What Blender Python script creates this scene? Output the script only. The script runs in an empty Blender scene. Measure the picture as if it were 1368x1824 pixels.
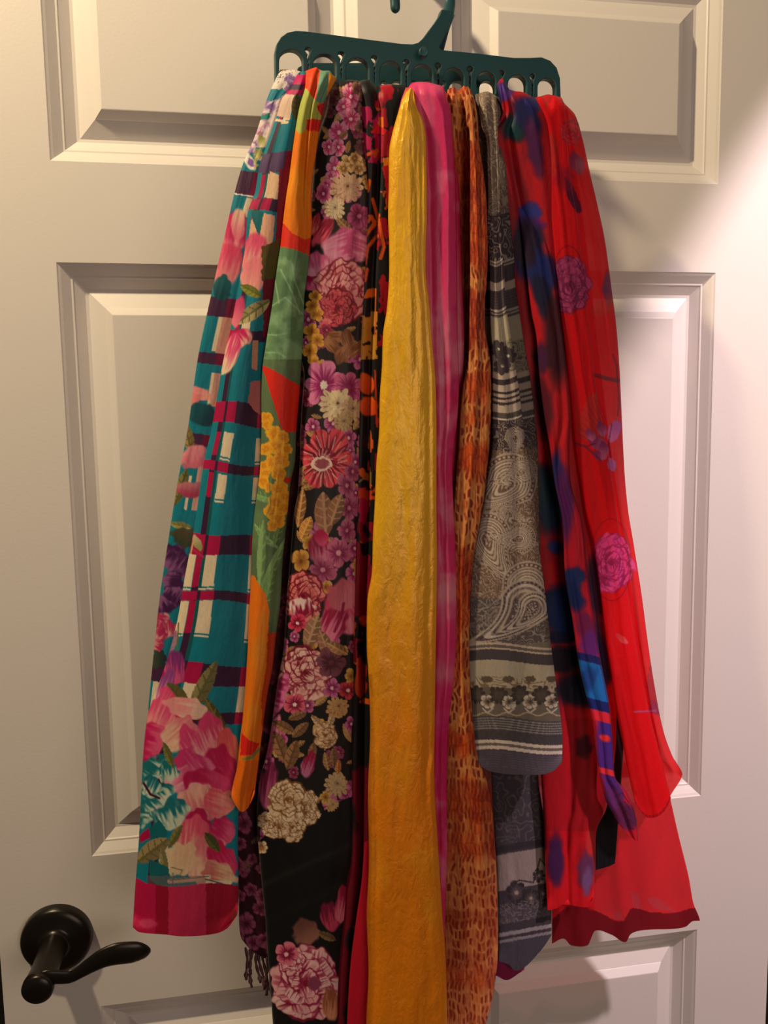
import bpy, math
import numpy as np

# ------------------------------------------------------------------ camera, world, lights
sc = bpy.context.scene
COL = sc.collection
F = 1410.8
CR = (1.46142, 0.01651, -0.16451)
CP = np.array([0.15664, -0.71625, 0.38501])
cam = bpy.data.objects.new('camera', bpy.data.cameras.new('camera'))
COL.objects.link(cam)
cam.location = CP
cam.rotation_euler = CR
cam.data.sensor_fit = 'VERTICAL'
cam.data.sensor_height = 36
cam.data.lens = F / 1824 * 36
cam.data.clip_start = 0.01
sc.camera = cam
sc.view_settings.view_transform = 'Standard'
sc.view_settings.look = 'None'
sc.view_settings.gamma = 1
sc.view_settings.use_curve_mapping = False
sc.view_settings.exposure = 0.0

w = bpy.data.worlds.new('room_light'); sc.world = w; w.use_nodes = True
w.node_tree.nodes['Background'].inputs[0].default_value = (1.0, 0.87, 0.78, 1)
w.node_tree.nodes['Background'].inputs[1].default_value = 0.045

def area(name, loc, target, size, power, col, spot=None, blend=.1):
    l = bpy.data.lights.new(name, 'SPOT' if spot else 'POINT')
    l.shadow_soft_size = size
    if spot:
        l.spot_size = math.radians(spot); l.spot_blend = blend
    l.energy = power; l.color = col
    o = bpy.data.objects.new(name, l); COL.objects.link(o)
    o.location = loc
    import mathutils
    o.rotation_euler = (mathutils.Vector(target) - mathutils.Vector(loc)).to_track_quat('-Z', 'Y').to_euler()
    return o
area('warm_ceiling_lamp', (-0.42, -0.46, 1.38), (0.3, 0, 0), 0.03, 62, (1.0, 0.79, 0.50))
area('side_downlight', (1.15, -0.75, 1.35), (1.247, 0, 0.2), 0.03, 112, (0.98, 0.76, 0.80), spot=67.4, blend=.07)
area('room_fill', (0.85, -1.7, 0.5), (0.3, 0, 0.2), 0.5, 26, (1.0, 0.78, 0.66))

# ------------------------------------------------------------------ helpers
def RM():
    rx, ry, rz = CR
    cx, sx, cy, sy, cz, sz = math.cos(rx), math.sin(rx), math.cos(ry), math.sin(ry), math.cos(rz), math.sin(rz)
    Rx = np.array([[1,0,0],[0,cx,-sx],[0,sx,cx]]); Ry = np.array([[cy,0,sy],[0,1,0],[-sy,0,cy]]); Rz = np.array([[cz,-sz,0],[sz,cz,0],[0,0,1]])
    return Rz @ Ry @ Rx
M3 = RM()
def at(px, py, d):
    """point seen at (px,py) in the photograph, standing d metres in front of the door face"""
    px, py, d = np.broadcast_arrays(np.asarray(px, float), np.asarray(py, float), np.asarray(d, float))
    v = np.stack([(px-684)/F, -(py-912)/F, -np.ones_like(px)], -1) @ M3.T
    t = (-d - CP[1]) / v[..., 1]
    return CP + t[..., None] * v

def tag(o, label=None, cat=None, group=None, kind=None):
    if label: o['label'] = label
    if cat: o['category'] = cat
    if group: o['group'] = group
    if kind: o['kind'] = kind
    return o
def empty(name, loc, parent=None):
    o = bpy.data.objects.new(name, None); COL.objects.link(o); o.location = loc
    o.empty_display_size = .02
    o.parent = parent
    return o
def link(name, me, parent, mat, smooth=True):
    o = bpy.data.objects.new(name, me); COL.objects.link(o)
    if parent is not None:
        o.parent = parent
        o.location = -np.array(parent.location) if parent.parent is None else -(np.array(parent.location)+np.array(parent.parent.location))
    if mat: me.materials.append(mat)
    if smooth: me.polygons.foreach_set('use_smooth', np.ones(len(me.polygons), bool))
    return o
def pymesh(name, verts, faces, parent, mat, smooth=True):
    me = bpy.data.meshes.new(name); me.from_pydata([tuple(map(float, v)) for v in verts], [], faces); me.update()
    return link(name, me, parent, mat, smooth)

def smooth_interp(pts, t):
    pts = sorted(pts); xs = np.array([p[0] for p in pts], float); ys = np.array([p[1] for p in pts], float)
    if len(xs) == 1: return np.full_like(t, ys[0])
    m = np.zeros_like(xs); d = np.diff(ys)/np.maximum(np.diff(xs), 1e-6)
    m[0] = d[0]; m[-1] = d[-1]
    if len(xs) > 2: m[1:-1] = np.where(d[:-1]*d[1:] > 0, 2*d[:-1]*d[1:]/(d[:-1]+d[1:]+1e-12), 0)*.6 + .4*(d[:-1]+d[1:])/2
    k = np.clip(np.searchsorted(xs, t)-1, 0, len(xs)-2)
    h = xs[k+1]-xs[k]; s = np.clip((t-xs[k])/h, 0, 1)
    a = (2*s**3-3*s**2+1)*ys[k]+(s**3-2*s**2+s)*h*m[k]+(-2*s**3+3*s**2)*ys[k+1]+(s**3-s**2)*h*m[k+1]
    return a

def h2(ix, iy, seed):
    n = (ix.astype(np.int64)*374761393 + iy.astype(np.int64)*668265263 + seed*1274126177) & 0xffffffff
    n = ((n ^ (n >> 13))*1274126177) & 0xffffffff
    return ((n ^ (n >> 16)) & 0xffff)/65535.0
def noise(x, y, seed=0):
    ix, iy = np.floor(x), np.floor(y); fx, fy = x-ix, y-iy
    fx = fx*fx*(3-2*fx); fy = fy*fy*(3-2*fy)
    a, b, c, d = h2(ix, iy, seed), h2(ix+1, iy, seed), h2(ix, iy+1, seed), h2(ix+1, iy+1, seed)
    return (a*(1-fx)+b*fx)*(1-fy)+(c*(1-fx)+d*fx)*fy
def fbm(x, y, seed=0, o=3):
    s = 0; a = 1; t = 0
    for k in range(o):
        s = s + a*noise(x*2**k, y*2**k, seed+k*7); t += a; a *= .5
    return s/t
def sstep(a, b, x):
    t = np.clip((x-a)/(b-a), 0, 1); return t*t*(3-2*t)
def lin(c):
    c = np.clip(c, 0, 255)/255.0
    return np.where(c <= .04045, c/12.92, ((c+.055)/1.055)**2.4)

# ------------------------------------------------------------------ materials
def mat(name, col=(.5,.5,.5), rough=.5, metal=0, bump=0, bscale=300, spec=.5, sheen=0, coat=0):
    m = bpy.data.materials.new(name); m.use_nodes = True
    nt = m.node_tree; b = nt.nodes['Principled BSDF']
    b.inputs['Base Color'].default_value = (*col, 1); b.inputs['Roughness'].default_value = rough
    b.inputs['Metallic'].default_value = metal; b.inputs['Specular IOR Level'].default_value = spec
    b.inputs['Sheen Weight'].default_value = sheen; b.inputs['Coat Weight'].default_value = coat
    if bump:
        tc = nt.nodes.new('ShaderNodeTexCoord'); n = nt.nodes.new('ShaderNodeTexNoise'); bp = nt.nodes.new('ShaderNodeBump')
        n.inputs['Scale'].default_value = bscale; n.inputs['Detail'].default_value = 3
        bp.inputs['Strength'].default_value = bump; bp.inputs['Distance'].default_value = .0006
        nt.links.new(tc.outputs['Object'], n.inputs['Vector']); nt.links.new(n.outputs['Fac'], bp.inputs['Height'])
        nt.links.new(bp.outputs['Normal'], b.inputs['Normal'])
    return m

def cloth(name, rough=.55, spec=.35, sheen=.15, weave=.25, crease=.0, cscale=(40, 40, 12), trans=.0, sheer=False, metal=0):
    """cloth: dye from the 'dye' colour attribute, fine weave, optional creases, translucency and open weave"""
    m = bpy.data.materials.new(name); m.use_nodes = True
    nt = m.node_tree; N = nt.nodes; Lk = nt.links; b = N['Principled BSDF']; out = N['Material Output']
    at_ = N.new('ShaderNodeAttribute'); at_.attribute_name = 'dye'
    tc = N.new('ShaderNodeTexCoord')
    fine = N.new('ShaderNodeTexNoise'); fine.inputs['Scale'].default_value = 1; fine.inputs['Detail'].default_value = 2
    mp = N.new('ShaderNodeMapping'); mp.inputs['Scale'].default_value = (900, 900, 260)
    Lk.new(tc.outputs['Object'], mp.inputs['Vector']); Lk.new(mp.outputs['Vector'], fine.inputs['Vector'])
    # small dye variation between threads
    hs = N.new('ShaderNodeHueSaturation'); mr = N.new('ShaderNodeMapRange')
    mr.inputs['To Min'].default_value = .86; mr.inputs['To Max'].default_value = 1.14
    Lk.new(fine.outputs['Fac'], mr.inputs['Value']); Lk.new(mr.outputs['Result'], hs.inputs['Value'])
    Lk.new(at_.outputs['Color'], hs.inputs['Color']); Lk.new(hs.outputs['Color'], b.inputs['Base Color'])
    b.inputs['Roughness'].default_value = rough; b.inputs['Specular IOR Level'].default_value = spec
    b.inputs['Sheen Weight'].default_value = sheen; b.inputs['Metallic'].default_value = metal
    bp = N.new('ShaderNodeBump'); bp.inputs['Strength'].default_value = weave; bp.inputs['Distance'].default_value = .0003
    Lk.new(fine.outputs['Fac'], bp.inputs['Height'])
    if crease:
        c = N.new('ShaderNodeTexNoise'); c.inputs['Scale'].default_value = 1; c.inputs['Detail'].default_value = 5
        c.inputs['Roughness'].default_value = .62; c.inputs['Distortion'].default_value = .6
        m2 = N.new('ShaderNodeMapping'); m2.inputs['Scale'].default_value = cscale
        Lk.new(tc.outputs['Object'], m2.inputs['Vector']); Lk.new(m2.outputs['Vector'], c.inputs['Vector'])
        b2 = N.new('ShaderNodeBump'); b2.inputs['Strength'].default_value = crease; b2.inputs['Distance'].default_value = .004
        Lk.new(c.outputs['Fac'], b2.inputs['Height']); Lk.new(b2.outputs['Normal'], bp.inputs['Normal'])
    Lk.new(bp.outputs['Normal'], b.inputs['Normal'])
    last = b.outputs[0]
    if trans:
        t = N.new('ShaderNodeBsdfTranslucent'); mx = N.new('ShaderNodeMixShader'); mx.inputs[0].default_value = trans
        Lk.new(hs.outputs['Color'], t.inputs['Color']); Lk.new(last, mx.inputs[1]); Lk.new(t.outputs[0], mx.inputs[2]); last = mx.outputs[0]
    if sheer:
        tr = N.new('ShaderNodeBsdfTransparent'); mx = N.new('ShaderNodeMixShader')
        # light passing through the open weave takes on some of the dye
        mc = N.new('ShaderNodeMixRGB'); mc.inputs[0].default_value = .75; mc.inputs[1].default_value = (1, 1, 1, 1)
        Lk.new(hs.outputs['Color'], mc.inputs[2]); Lk.new(mc.outputs[0], tr.inputs['Color'])
        Lk.new(at_.outputs['Alpha'], mx.inputs[0]); Lk.new(tr.outputs[0], mx.inputs[1]); Lk.new(last, mx.inputs[2]); last = mx.outputs[0]
    Lk.new(last, out.inputs['Surface'])
    return m

M_door = mat('door_paint', (.76, .71, .655), .42, bump=.12, bscale=420, spec=.4)
M_dark = mat('dark_room', (.008, .007, .006), .9)  # near-black colour paints in the darkness of the unlit room behind
M_floor = mat('floor_boards', (.10, .06, .035), .5)
M_plastic = mat('dark_green_plastic', (.016, .068, .078), .40, spec=.45, bump=.08, bscale=500)
M_bronze = mat('oil_rubbed_bronze', (.018, .014, .010), .30, metal=.55, spec=.6, bump=.05, bscale=600)
M_steel = mat('brushed_steel', (.4, .38, .35), .3, metal=1)

# ------------------------------------------------------------------ painting cloth: every function lays dye into a scarf's own surface
class Dye:
    def __init__(s, x, y, u, base):
        s.x, s.y, s.u = x.ravel(), y.ravel(), u.ravel()
        s.c = np.tile(np.array(base, float), (s.x.size, 1)); s.a = np.ones(s.x.size)
    def box(s, cx, cy, r, ry=None):
        ry = ry or r
        return np.nonzero((np.abs(s.x-cx) < r) & (np.abs(s.y-cy) < ry))[0]
    def mix(s, i, m, col):
        m = np.clip(m, 0, 1)[:, None]; s.c[i] = s.c[i]*(1-m)+np.asarray(col, float)*m
    def poly(s, pts, col, warp=0, seed=0, soft=0):
        xs = [p[0] for p in pts]; ys = [p[1] for p in pts]
        i = np.nonzero((s.x > min(xs)-6) & (s.x < max(xs)+6) & (s.y > min(ys)-6) & (s.y < max(ys)+6))[0]
        if not i.size: return
        x, y = s.x[i].copy(), s.y[i].copy()
        if warp: 
            x += (noise(x/7, y/7, seed)-.5)*warp; y += (noise(x/7+50, y/7, seed)-.5)*warp
        ins = np.zeros(i.size, bool)
        for k in range(len(pts)):
            x1, y1 = pts[k]; x2, y2 = pts[k-1]
            if y1 == y2: continue
            c = ((y1 > y) != (y2 > y)) & (x < (x2-x1)*(y-y1)/(y2-y1)+x1); ins ^= c
        s.mix(i, ins.astype(float), col)
    def line(s, pts, wd, col, a=1):
        for (x1, y1), (x2, y2) in zip(pts[:-1], pts[1:]):
            cx, cy = (x1+x2)/2, (y1+y2)/2; r = math.hypot(x2-x1, y2-y1)/2+wd+2
            i = s.box(cx, cy, r)
            if not i.size: continue
            dx, dy = x2-x1, y2-y1; L2 = dx*dx+dy*dy+1e-6
            t = np.clip(((s.x[i]-x1)*dx+(s.y[i]-y1)*dy)/L2, 0, 1)
            d = np.hypot(s.x[i]-x1-t*dx, s.y[i]-y1-t*dy)
            s.mix(i, a*(1-sstep(wd/2-.7, wd/2+.7, d)), col)
    def ell(s, cx, cy, rx, ry, ang, col, col2=None, warp=.12, seed=1, edge=.12, streak=0, a=1):
        """petal-like ellipse, col at its base (local -x) grading to col2 at its tip"""
        r = max(rx, ry)*1.25; i = s.box(cx, cy, r)
        if not i.size: return
        dx, dy = s.x[i]-cx, s.y[i]-cy; c, q = math.cos(ang), math.sin(ang)
        lx, ly = (dx*c+dy*q)/rx, (-dx*q+dy*c)/ry
        rr = np.hypot(lx, ly)+(noise(dx/max(rx,ry)*3+seed*9.7, dy/max(rx,ry)*3, seed)-.5)*2*warp
        m = a*(1-sstep(1-edge, 1+edge, rr))
        if col2 is None: s.mix(i, m, col); return
        t = lx*.5+.5
        if streak: t = t+(noise(ly*9+seed, lx*1.5+seed, seed)-.5)*streak
        t = sstep(.1, .9, t)[:, None]
        s.mix(i, m, np.asarray(col, float)*(1-t)+np.asarray(col2, float)*t)
    def leaf(s, cx, cy, ln, wd, ang, col, vein):
        i = s.box(cx, cy, ln*.6)
        if not i.size: return
        dx, dy = s.x[i]-cx, s.y[i]-cy; c, q = math.cos(ang), math.sin(ang)
        lx, ly = (dx*c+dy*q)/(ln/2), (-dx*q+dy*c)/(wd/2)
        edge = np.clip(1-lx*lx, 0, 1)**.8
        m = (np.abs(ly) < edge)*(np.abs(lx) < 1)
        v = (np.abs(ly) < .14) | ((np.abs(((lx*2.6+np.abs(ly)*.6) % 1)-.5) < .10) & (np.abs(ly) < .9*edge))
        sh = .82+.36*(ly > 0)*.6
        s.mix(i, m*1.0, np.asarray(col, float)[None]*sh[:, None])
        s.mix(i, m*v*.75, vein)
    def flower(s, cx, cy, r, n, rot, outer, inner, core, seed=0, sq=1.0, depth=.3, streak=.5, lines=True):
        i = s.box(cx, cy, r*1.25)
        if not i.size: return
        dx, dy = (s.x[i]-cx)/sq, s.y[i]-cy; rr = np.hypot(dx, dy)/r; th = np.arctan2(dy, dx)+rot
        lob = np.abs(np.cos(n*th/2)); k = np.round(th*n/(2*math.pi))
        e = 1-depth+depth*lob**.5+(h2(k, k*0+3, seed)-.5)*.22+(noise(th*3, rr*0, seed)-.5)*.12
        t = rr/np.maximum(e, .1)
        m = 1-sstep(.96, 1.03, t)
        st = (noise(th*n*2.6+seed, rr*2, seed+3)-.5)*streak
        q = sstep(.2, .85, t+st)[:, None]
        cc = np.asarray(inner, float)*(1-q)+np.asarray(outer, float)*q
        if lines:
            g = ((lob < .22) & (t > .3))[:, None]*.7
            cc = cc*(1-g)+np.asarray(inner, float)*g
        g = (1-sstep(.14, .22, rr+(noise(th*5, rr*0, seed)-.5)*.06))[:, None]
        cc = cc*(1-g)+np.asarray(core, float)*g
        s.c[i] = s.c[i]*(1-m[:, None])+cc*m[:, None]
    def rose(s, cx, cy, r, dark, mid, light, seed=0, sq=.9, rings=3.2):
        dark, mid, light = (np.asarray(c, float) for c in (dark, mid, light))
        s.ell(cx, cy, r*sq*.92, r*.92, 0, dark, None, .1, seed)
        rg = np.random.RandomState(seed*7+1)
        for ring, (q, n, pl) in enumerate(((.58, 7, .44), (.44, 6, .38), (.30, 5, .32), (.15, 3, .25))):
            for k in range(n):
                a = 2*math.pi*(k+.5*ring)/n+rg.uniform(-.2, .2); t = rg.uniform(.0, .35)
                s.ell(cx+q*r*sq*math.cos(a), cy+q*r*math.sin(a), pl*r*1.08, pl*r*1.08, a, dark, None, .15, seed+k+ring, .06, a=.85)
                s.ell(cx+q*r*sq*math.cos(a), cy+q*r*math.sin(a), pl*r*rg.uniform(.85, 1.1), pl*r*rg.uniform(.8, 1.15), a+rg.uniform(-.4, .4), dark*(1-t)+mid*t, light*(1-t)+mid*t, .2, seed+k+ring, .07, 1.3)
        s.ell(cx, cy, r*.10, r*.08, .5, dark)
    def mum(s, cx, cy, r, light, line, seed=0, n=13):
        for k, (q, nn) in enumerate(((1, n), (.74, n-2), (.48, n-5))):
            s.flower(cx+(k-1)*r*.05, cy-k*r*.06, r*q, nn, seed+k, light, line if k == 0 else np.asarray(light)*.8, line, seed=seed+k, depth=.38, streak=.7)

# ------------------------------------------------------------------ cloth sheets
def sheet(name, parent, Lp, Rp, top, bot, D, bulge=.006, back=.006, folds=(), paint=None, base=(128,128,128), m=None, step=1.6, wrap=.012, wavy=.0012, seed=0, p=3.2, closed=True, hem=True):
    """one hanging layer of cloth; Lp/Rp its side outlines (x, y), top/bot end lines (u, y), D distance from the door"""
    Ly = [(y, x) for x, y in Lp]; Ry = [(y, x) for x, y in Rp]
    top = top if isinstance(top, list) else [(0, top), (1, top)]
    bot = bot if isinstance(bot, list) else [(0, bot), (1, bot)]
    D = D if isinstance(D, list) else [(0, D), (2000, D)]
    t0 = min(q[1] for q in top); b1 = max(q[1] for q in bot)
    yy = np.linspace(t0, b1, 60)
    wmax = np.max(smooth_interp(Ry, yy)-smooth_interp(Ly, yy))
    nu = max(7, int(wmax/step)+2); nv = max(8, int((b1-t0)/step)+2)
    nb = 5 if closed else 0
    u1 = .5-.5*np.cos(np.linspace(0, math.pi, nu))*.35-(.5-np.linspace(0, 1, nu))*.65+(.5-.5)  # slightly denser at the edges
    u1 = .35*(.5-.5*np.cos(np.linspace(0, math.pi, nu)))+.65*np.linspace(0, 1, nu)
    u = np.concatenate([u1, np.linspace(1, 0, nb+2)[1:-1]]) if closed else u1
    isb = np.concatenate([np.zeros(nu, bool), np.ones(nb, bool)]) if closed else np.zeros(nu, bool)
    v = np.linspace(0, 1, nv)
    U, V = np.meshgrid(u, v)
    T = smooth_interp(top, U.ravel()).reshape(U.shape); B = smooth_interp(bot, U.ravel()).reshape(U.shape)
    PY = T+(B-T)*V
    XL = smooth_interp(Ly, PY.ravel()).reshape(U.shape); XR = smooth_interp(Ry, PY.ravel()).reshape(U.shape)
    PX = XL+(XR-XL)*U
    wd = np.clip((XR-XL)/50, .15, 1.2)
    fade = sstep(0, .02, 1-V) if hem else 1
    prof = (1-np.abs(2*U-1)**p)**(1/p)
    d = smooth_interp(D, PY.ravel()).reshape(U.shape)+.62*bulge*wd*(prof-1)*(fade*.8+.2)
    for (uc, wv, amp) in folds:
        uc = uc if isinstance(uc, list) else [(0, uc), (2000, uc)]
        c = smooth_interp(uc, PY.ravel()).reshape(U.shape)
        d = d+.6*amp*np.exp(-((U-c)/wv)**2)
    d = d+.7*wavy*(fbm(U*3+seed, PY/140, seed+11)-.5)*2*prof+wavy*.5*(fbm(U*9+seed, PY/90, seed+5)-.5)*prof
    tt = np.clip((PY-T)/26, 0, 1); d = d-wrap*(1-np.sqrt(np.clip(1-(1-tt)**2, 0, 1)))
    if closed:
        d = np.where(isb[None, :], d-back*np.sin(math.pi*U)*fade*np.clip(wd, .3, 1)-.0004, d)
    P = at(PX, PY, d)
    nc = U.shape[1]
    idx = np.arange(nv*nc).reshape(nv, nc)
    if closed:
        a = idx[:-1, :]; b = np.roll(idx, -1, 1)[:-1, :]; c = np.roll(idx, -1, 1)[1:, :]; e = idx[1:, :]
    else:
        a = idx[:-1, :-1]; b = idx[:-1, 1:]; c = idx[1:, 1:]; e = idx[1:, :-1]
    Fc = np.stack([a.ravel(), e.ravel(), c.ravel(), b.ravel()], 1)
    me = bpy.data.meshes.new(name)
    me.vertices.add(nv*nc); me.vertices.foreach_set('co', P.reshape(-1, 3).astype(np.float32).ravel())
    me.loops.add(Fc.size); me.loops.foreach_set('vertex_index', Fc.ravel().astype(np.int32))
    me.polygons.add(len(Fc)); me.polygons.foreach_set('loop_start', (np.arange(len(Fc))*4).astype(np.int32))
    me.polygons.foreach_set('loop_total', np.full(len(Fc), 4, np.int32))
    me.update(calc_edges=True)
    dy = Dye(PX, PY, U, base)
    dy.L = XL.ravel(); dy.R = XR.ravel(); dy.v = V.ravel()
    if paint: paint(dy)
    ca = me.color_attributes.new('dye', 'FLOAT_COLOR', 'POINT')
    rgba = np.concatenate([lin(dy.c), dy.a[:, None]], 1).astype(np.float32)
    ca.data.foreach_set('color', rgba.ravel())
    return link(name, me, parent, m)

def tube(name, pts, radii, parent, m, flat=1.0, n=14, axis=None, caps=True):
    """swept tube; flat scales it along the door normal"""
    pts = np.array(pts, float); k = len(pts)
    V = []; Fc = []
    yv = np.array([0, 1.0, 0])
    for j in range(k):
        t = pts[min(j+1, k-1)]-pts[max(j-1, 0)]; t /= np.linalg.norm(t)+1e-9
        ref = np.array(axis) if axis is not None else yv
        s = np.cross(t, ref); s /= np.linalg.norm(s)+1e-9; q = np.cross(s, t)
        for i in range(n):
            a = 2*math.pi*i/n
            V.append(pts[j]+radii[j]*(math.cos(a)*s+math.sin(a)*q*flat))
    for j in range(k-1):
        for i in range(n):
            a = j*n+i; b = j*n+(i+1) % n
            Fc.append((a, b, b+n, a+n))
    if caps:
        Fc.append(tuple(range(n-1, -1, -1))); Fc.append(tuple(range((k-1)*n, k*n)))
    return pymesh(name, V, Fc, parent, m)

def densify(pts, n=40):
    pts = np.array(pts, float); t = np.arange(len(pts)); q = np.linspace(0, len(pts)-1, n)
    return np.stack([smooth_interp(list(zip(t, pts[:, k])), q) for k in range(pts.shape[1])], 1)

# ------------------------------------------------------------------ the door
W = .6
XC = [-.0838, 0, .2585, .3415, W, W+.0838]
ZC = [-1.0, -.76, -.1471, 0, .5248, .6063, .790, .91]
PROF = [(0, 0), (.0010, .0008), (.0028, .0018), (.0095, .0066), (.0110, .0068), (.0120, .0078), (.0195, .0126), (.0222, .0129),
        (.0362, .0066), (.0366, .0061), (.0425, .0006), (.0432, .0004)]
door = empty('door_1', (W/2, 0, -1.0)); tag(door, kind='structure')
V = []; Fc = []
def quad(a, b, c, d):
    n = len(V); V.extend([a, b, c, d]); Fc.append((n, n+1, n+2, n+3))
panels = []
for i in range(5):
    for j in range(7):
        x0, x1, z0, z1 = XC[i], XC[i+1], ZC[j], ZC[j+1]
        if i in (1, 3) and j in (1, 3, 5): panels.append((x0, x1, z0, z1)); continue
        quad((x0, 0, z0), (x1, 0, z0), (x1, 0, z1), (x0, 0, z1))
x0, x1, z0, z1 = XC[0], XC[-1], ZC[0], ZC[-1]; T = .035
quad((x0, T, z0), (x0, T, z1), (x1, T, z1), (x1, T, z0)); quad((x0, 0, z0), (x0, 0, z1), (x0, T, z1), (x0, T, z0))
quad((x1, 0, z0), (x1, T, z0), (x1, T, z1), (x1, 0, z1)); quad((x0, 0, z1), (x1, 0, z1), (x1, T, z1), (x0, T, z1)); quad((x0, 0, z0), (x0, T, z0), (x1, T, z0), (x1, 0, z0))
pymesh('slab', V, Fc, door, M_door, smooth=False)
for (x0, x1, z0, z1) in panels:
    V = []; Fc = []
    for (s_, h) in PROF:
        V += [(x0+s_, h, z0+s_), (x1-s_, h, z0+s_), (x1-s_, h, z1-s_), (x0+s_, h, z1-s_)]
    for k in range(len(PROF)-1):
        for i in range(4):
            a = k*4+i; b = k*4+(i+1) % 4; Fc.append((a, b, b+4, a+4))
    k = (len(PROF)-1)*4; Fc.append((k, k+1, k+2, k+3))
    pymesh('panel', V, Fc, door, M_door, smooth=False)

# lever handle (a part of the door)
def disc(name, c, r, prof, parent, m, n=48, ax=(0, -1, 0), squash=1):
    V = []; Fc = []
    for (rr, hh) in prof:
        for i in range(n):
            a = 2*math.pi*i/n
            V.append((c[0]+rr*math.cos(a), c[1]-hh, c[2]+rr*math.sin(a)*squash))
    for k in range(len(prof)-1):
        for i in range(n):
            a = k*n+i; b = k*n+(i+1) % n; Fc.append((a, b, b+n, a+n))
    Fc.append(tuple(range((len(prof)-1)*n, len(prof)*n)))
    return pymesh(name, V, Fc, parent, m)
hc = at(101, 1672, .004)
hnd = empty('door_handle', (0, 0, 0), door)
hnd.location = hc - np.array(door.location)
def sub(o):   # keep a sub-part where it was modelled, under the handle
    o.parent = hnd; o.location = -hc; return o
Rr = .0310
o = disc('rosette', hc, Rr, [(Rr, -.004), (Rr, .001), (Rr*.985, .0035), (Rr*.93, .0058), (Rr*.80, .0072), (Rr*.5, .0085), (.0135, .0095), (.0118, .013), (.0112, .016)], None, M_bronze); sub(o)
ke = np.array([hc[0]+.0005, -.060, hc[2]-.0005])
o = disc('spindle', hc, Rr, [(.0125, .010), (.0116, .016), (.0112, .03), (.0110, .045), (.0118, .056), (.0128, .062), (.0126, .0665), (.0110, .0685), (.006, .0695), (.0005, .0697)], None, M_bronze, n=36); sub(o)
kx, ky = 76, 1741
path = [(72, 1741, 9), (84, 1741, 11), (100, 1742, 10.5), (120, 1743, 10), (140, 1736, 9.5), (160, 1725, 11.5), (185, 1713, 14.5), (210, 1708, 16.5), (235, 1708, 16), (250, 1711, 13), (259, 1715, 8), (262, 1717, 2)]
dp = densify(path, 44)
pw = at(dp[:, 0], dp[:, 1], .0665); pw[:, 1] += .014*np.linspace(0, 1, len(pw))**1.5
o = tube('lever', pw, dp[:, 2]*.00060, None, M_bronze, flat=.38, n=20, axis=(0, 1, 0)); sub(o)
# peg that carries the hanger, above the picture
pk = at(746, -121, .085)
o = tube('hook_peg', [(pk[0], .002, .79), (pk[0], -.03, .783), (pk[0], -.065, pk[2]-.001), (pk[0], -.085, pk[2]-.0045), (pk[0], -.100, pk[2]-.003), (pk[0], -.108, pk[2]+.008)], [.006, .0045, .0042, .0042, .004, .004], door, M_steel, axis=(0, 0, 1))
o['label'] = 'steel peg screwed into the door above the hanger'

wb = pymesh('wall_back', [(-1.6, .5, -1), (2.2, .5, -1), (2.2, .5, 1.6), (-1.6, .5, 1.6)], [(0, 1, 2, 3)], None, M_dark, False); tag(wb, kind='structure')
tr = pymesh('trim_1', [(.692, 0, -1), (.695, -.006, -1), (.752, -.012, -1), (.757, 0, -1), (.692, 0, 1.1), (.695, -.006, 1.1), (.752, -.012, 1.1), (.757, 0, 1.1)], [(0, 1, 5, 4), (1, 2, 6, 5), (2, 3, 7, 6), (4, 5, 6, 7), (0, 3, 2, 1)], None, M_door, False); tag(tr, kind='structure')
M_wall = mat('wall_paint', (.55, .50, .44), .8, bump=.2, bscale=200)
wr = pymesh('wall_right', [(.755, .001, -1), (2.2, .001, -1), (2.2, .001, 1.6), (.755, .001, 1.6), (.755, .1, -1), (.755, .1, 1.6)], [(0, 1, 2, 3), (0, 3, 5, 4)], None, M_wall, False); tag(wr, kind='structure')
fl = pymesh('floor', [(-1.6, -2.2, -1.0), (2.2, -2.2, -1.0), (2.2, .5, -1.0), (-1.6, .5, -1.0)], [(0, 1, 2, 3)], None, M_floor, False); tag(fl, kind='structure')

# ------------------------------------------------------------------ the hanger
hx = at(745, 100, .1)
hanger = empty('scarf_hanger', hx)
tag(hanger, 'dark green plastic scarf hanger with two rows of loops and a curved hook', 'hanger')
def plate(name, A, B, outline, holes, th, parent):
    """flat moulding in the upright plane through A and B (pixel, pixel, distance), cut by holes"""
    a = at(*A); b = at(*B); ex = np.array([b[0]-a[0], b[1]-a[1], 0]); ex /= np.linalg.norm(ex); nn = np.array([-ex[1], ex[0], 0])
    def loc(px, py):
        v = M3 @ np.array([(px-684)/F, -(py-912)/F, -1]); t = np.dot(a-CP, nn)/np.dot(v, nn); q = CP+t*v-a
        return (np.dot(q, ex), q[2])
    cu = bpy.data.curves.new(name, 'CURVE'); cu.dimensions = '2D'; cu.fill_mode = 'BOTH'; cu.extrude = th/2-.0006; cu.bevel_depth = .0006; cu.bevel_resolution = 1
    for poly in [outline]+holes:
        s = cu.splines.new('POLY'); s.points.add(len(poly)-1); s.use_cyclic_u = True
        for k, (px, py) in enumerate(poly):
            q = loc(px, py); s.points[k].co = (q[0], q[1], 0, 1)
    ob = bpy.data.objects.new(name, cu); COL.objects.link(ob)
    dg = bpy.context.evaluated_depsgraph_get()
    me = bpy.data.meshes.new_from_object(ob.evaluated_get(dg)); bpy.data.objects.remove(ob)
    co = np.empty(len(me.vertices)*3, np.float32); me.vertices.foreach_get('co', co); co = co.reshape(-1, 3)
    w3 = a+co[:, :1]*ex+co[:, 1:2]*np.array([0, 0, 1])+(co[:, 2:3]+th/2)*nn
    me.vertices.foreach_set('co', w3.astype(np.float32).ravel()); me.name = name; me.update()
    for p_ in me.polygons: p_.use_smooth = False
    return link(name, me, parent, M_plastic, smooth=False)
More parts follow.
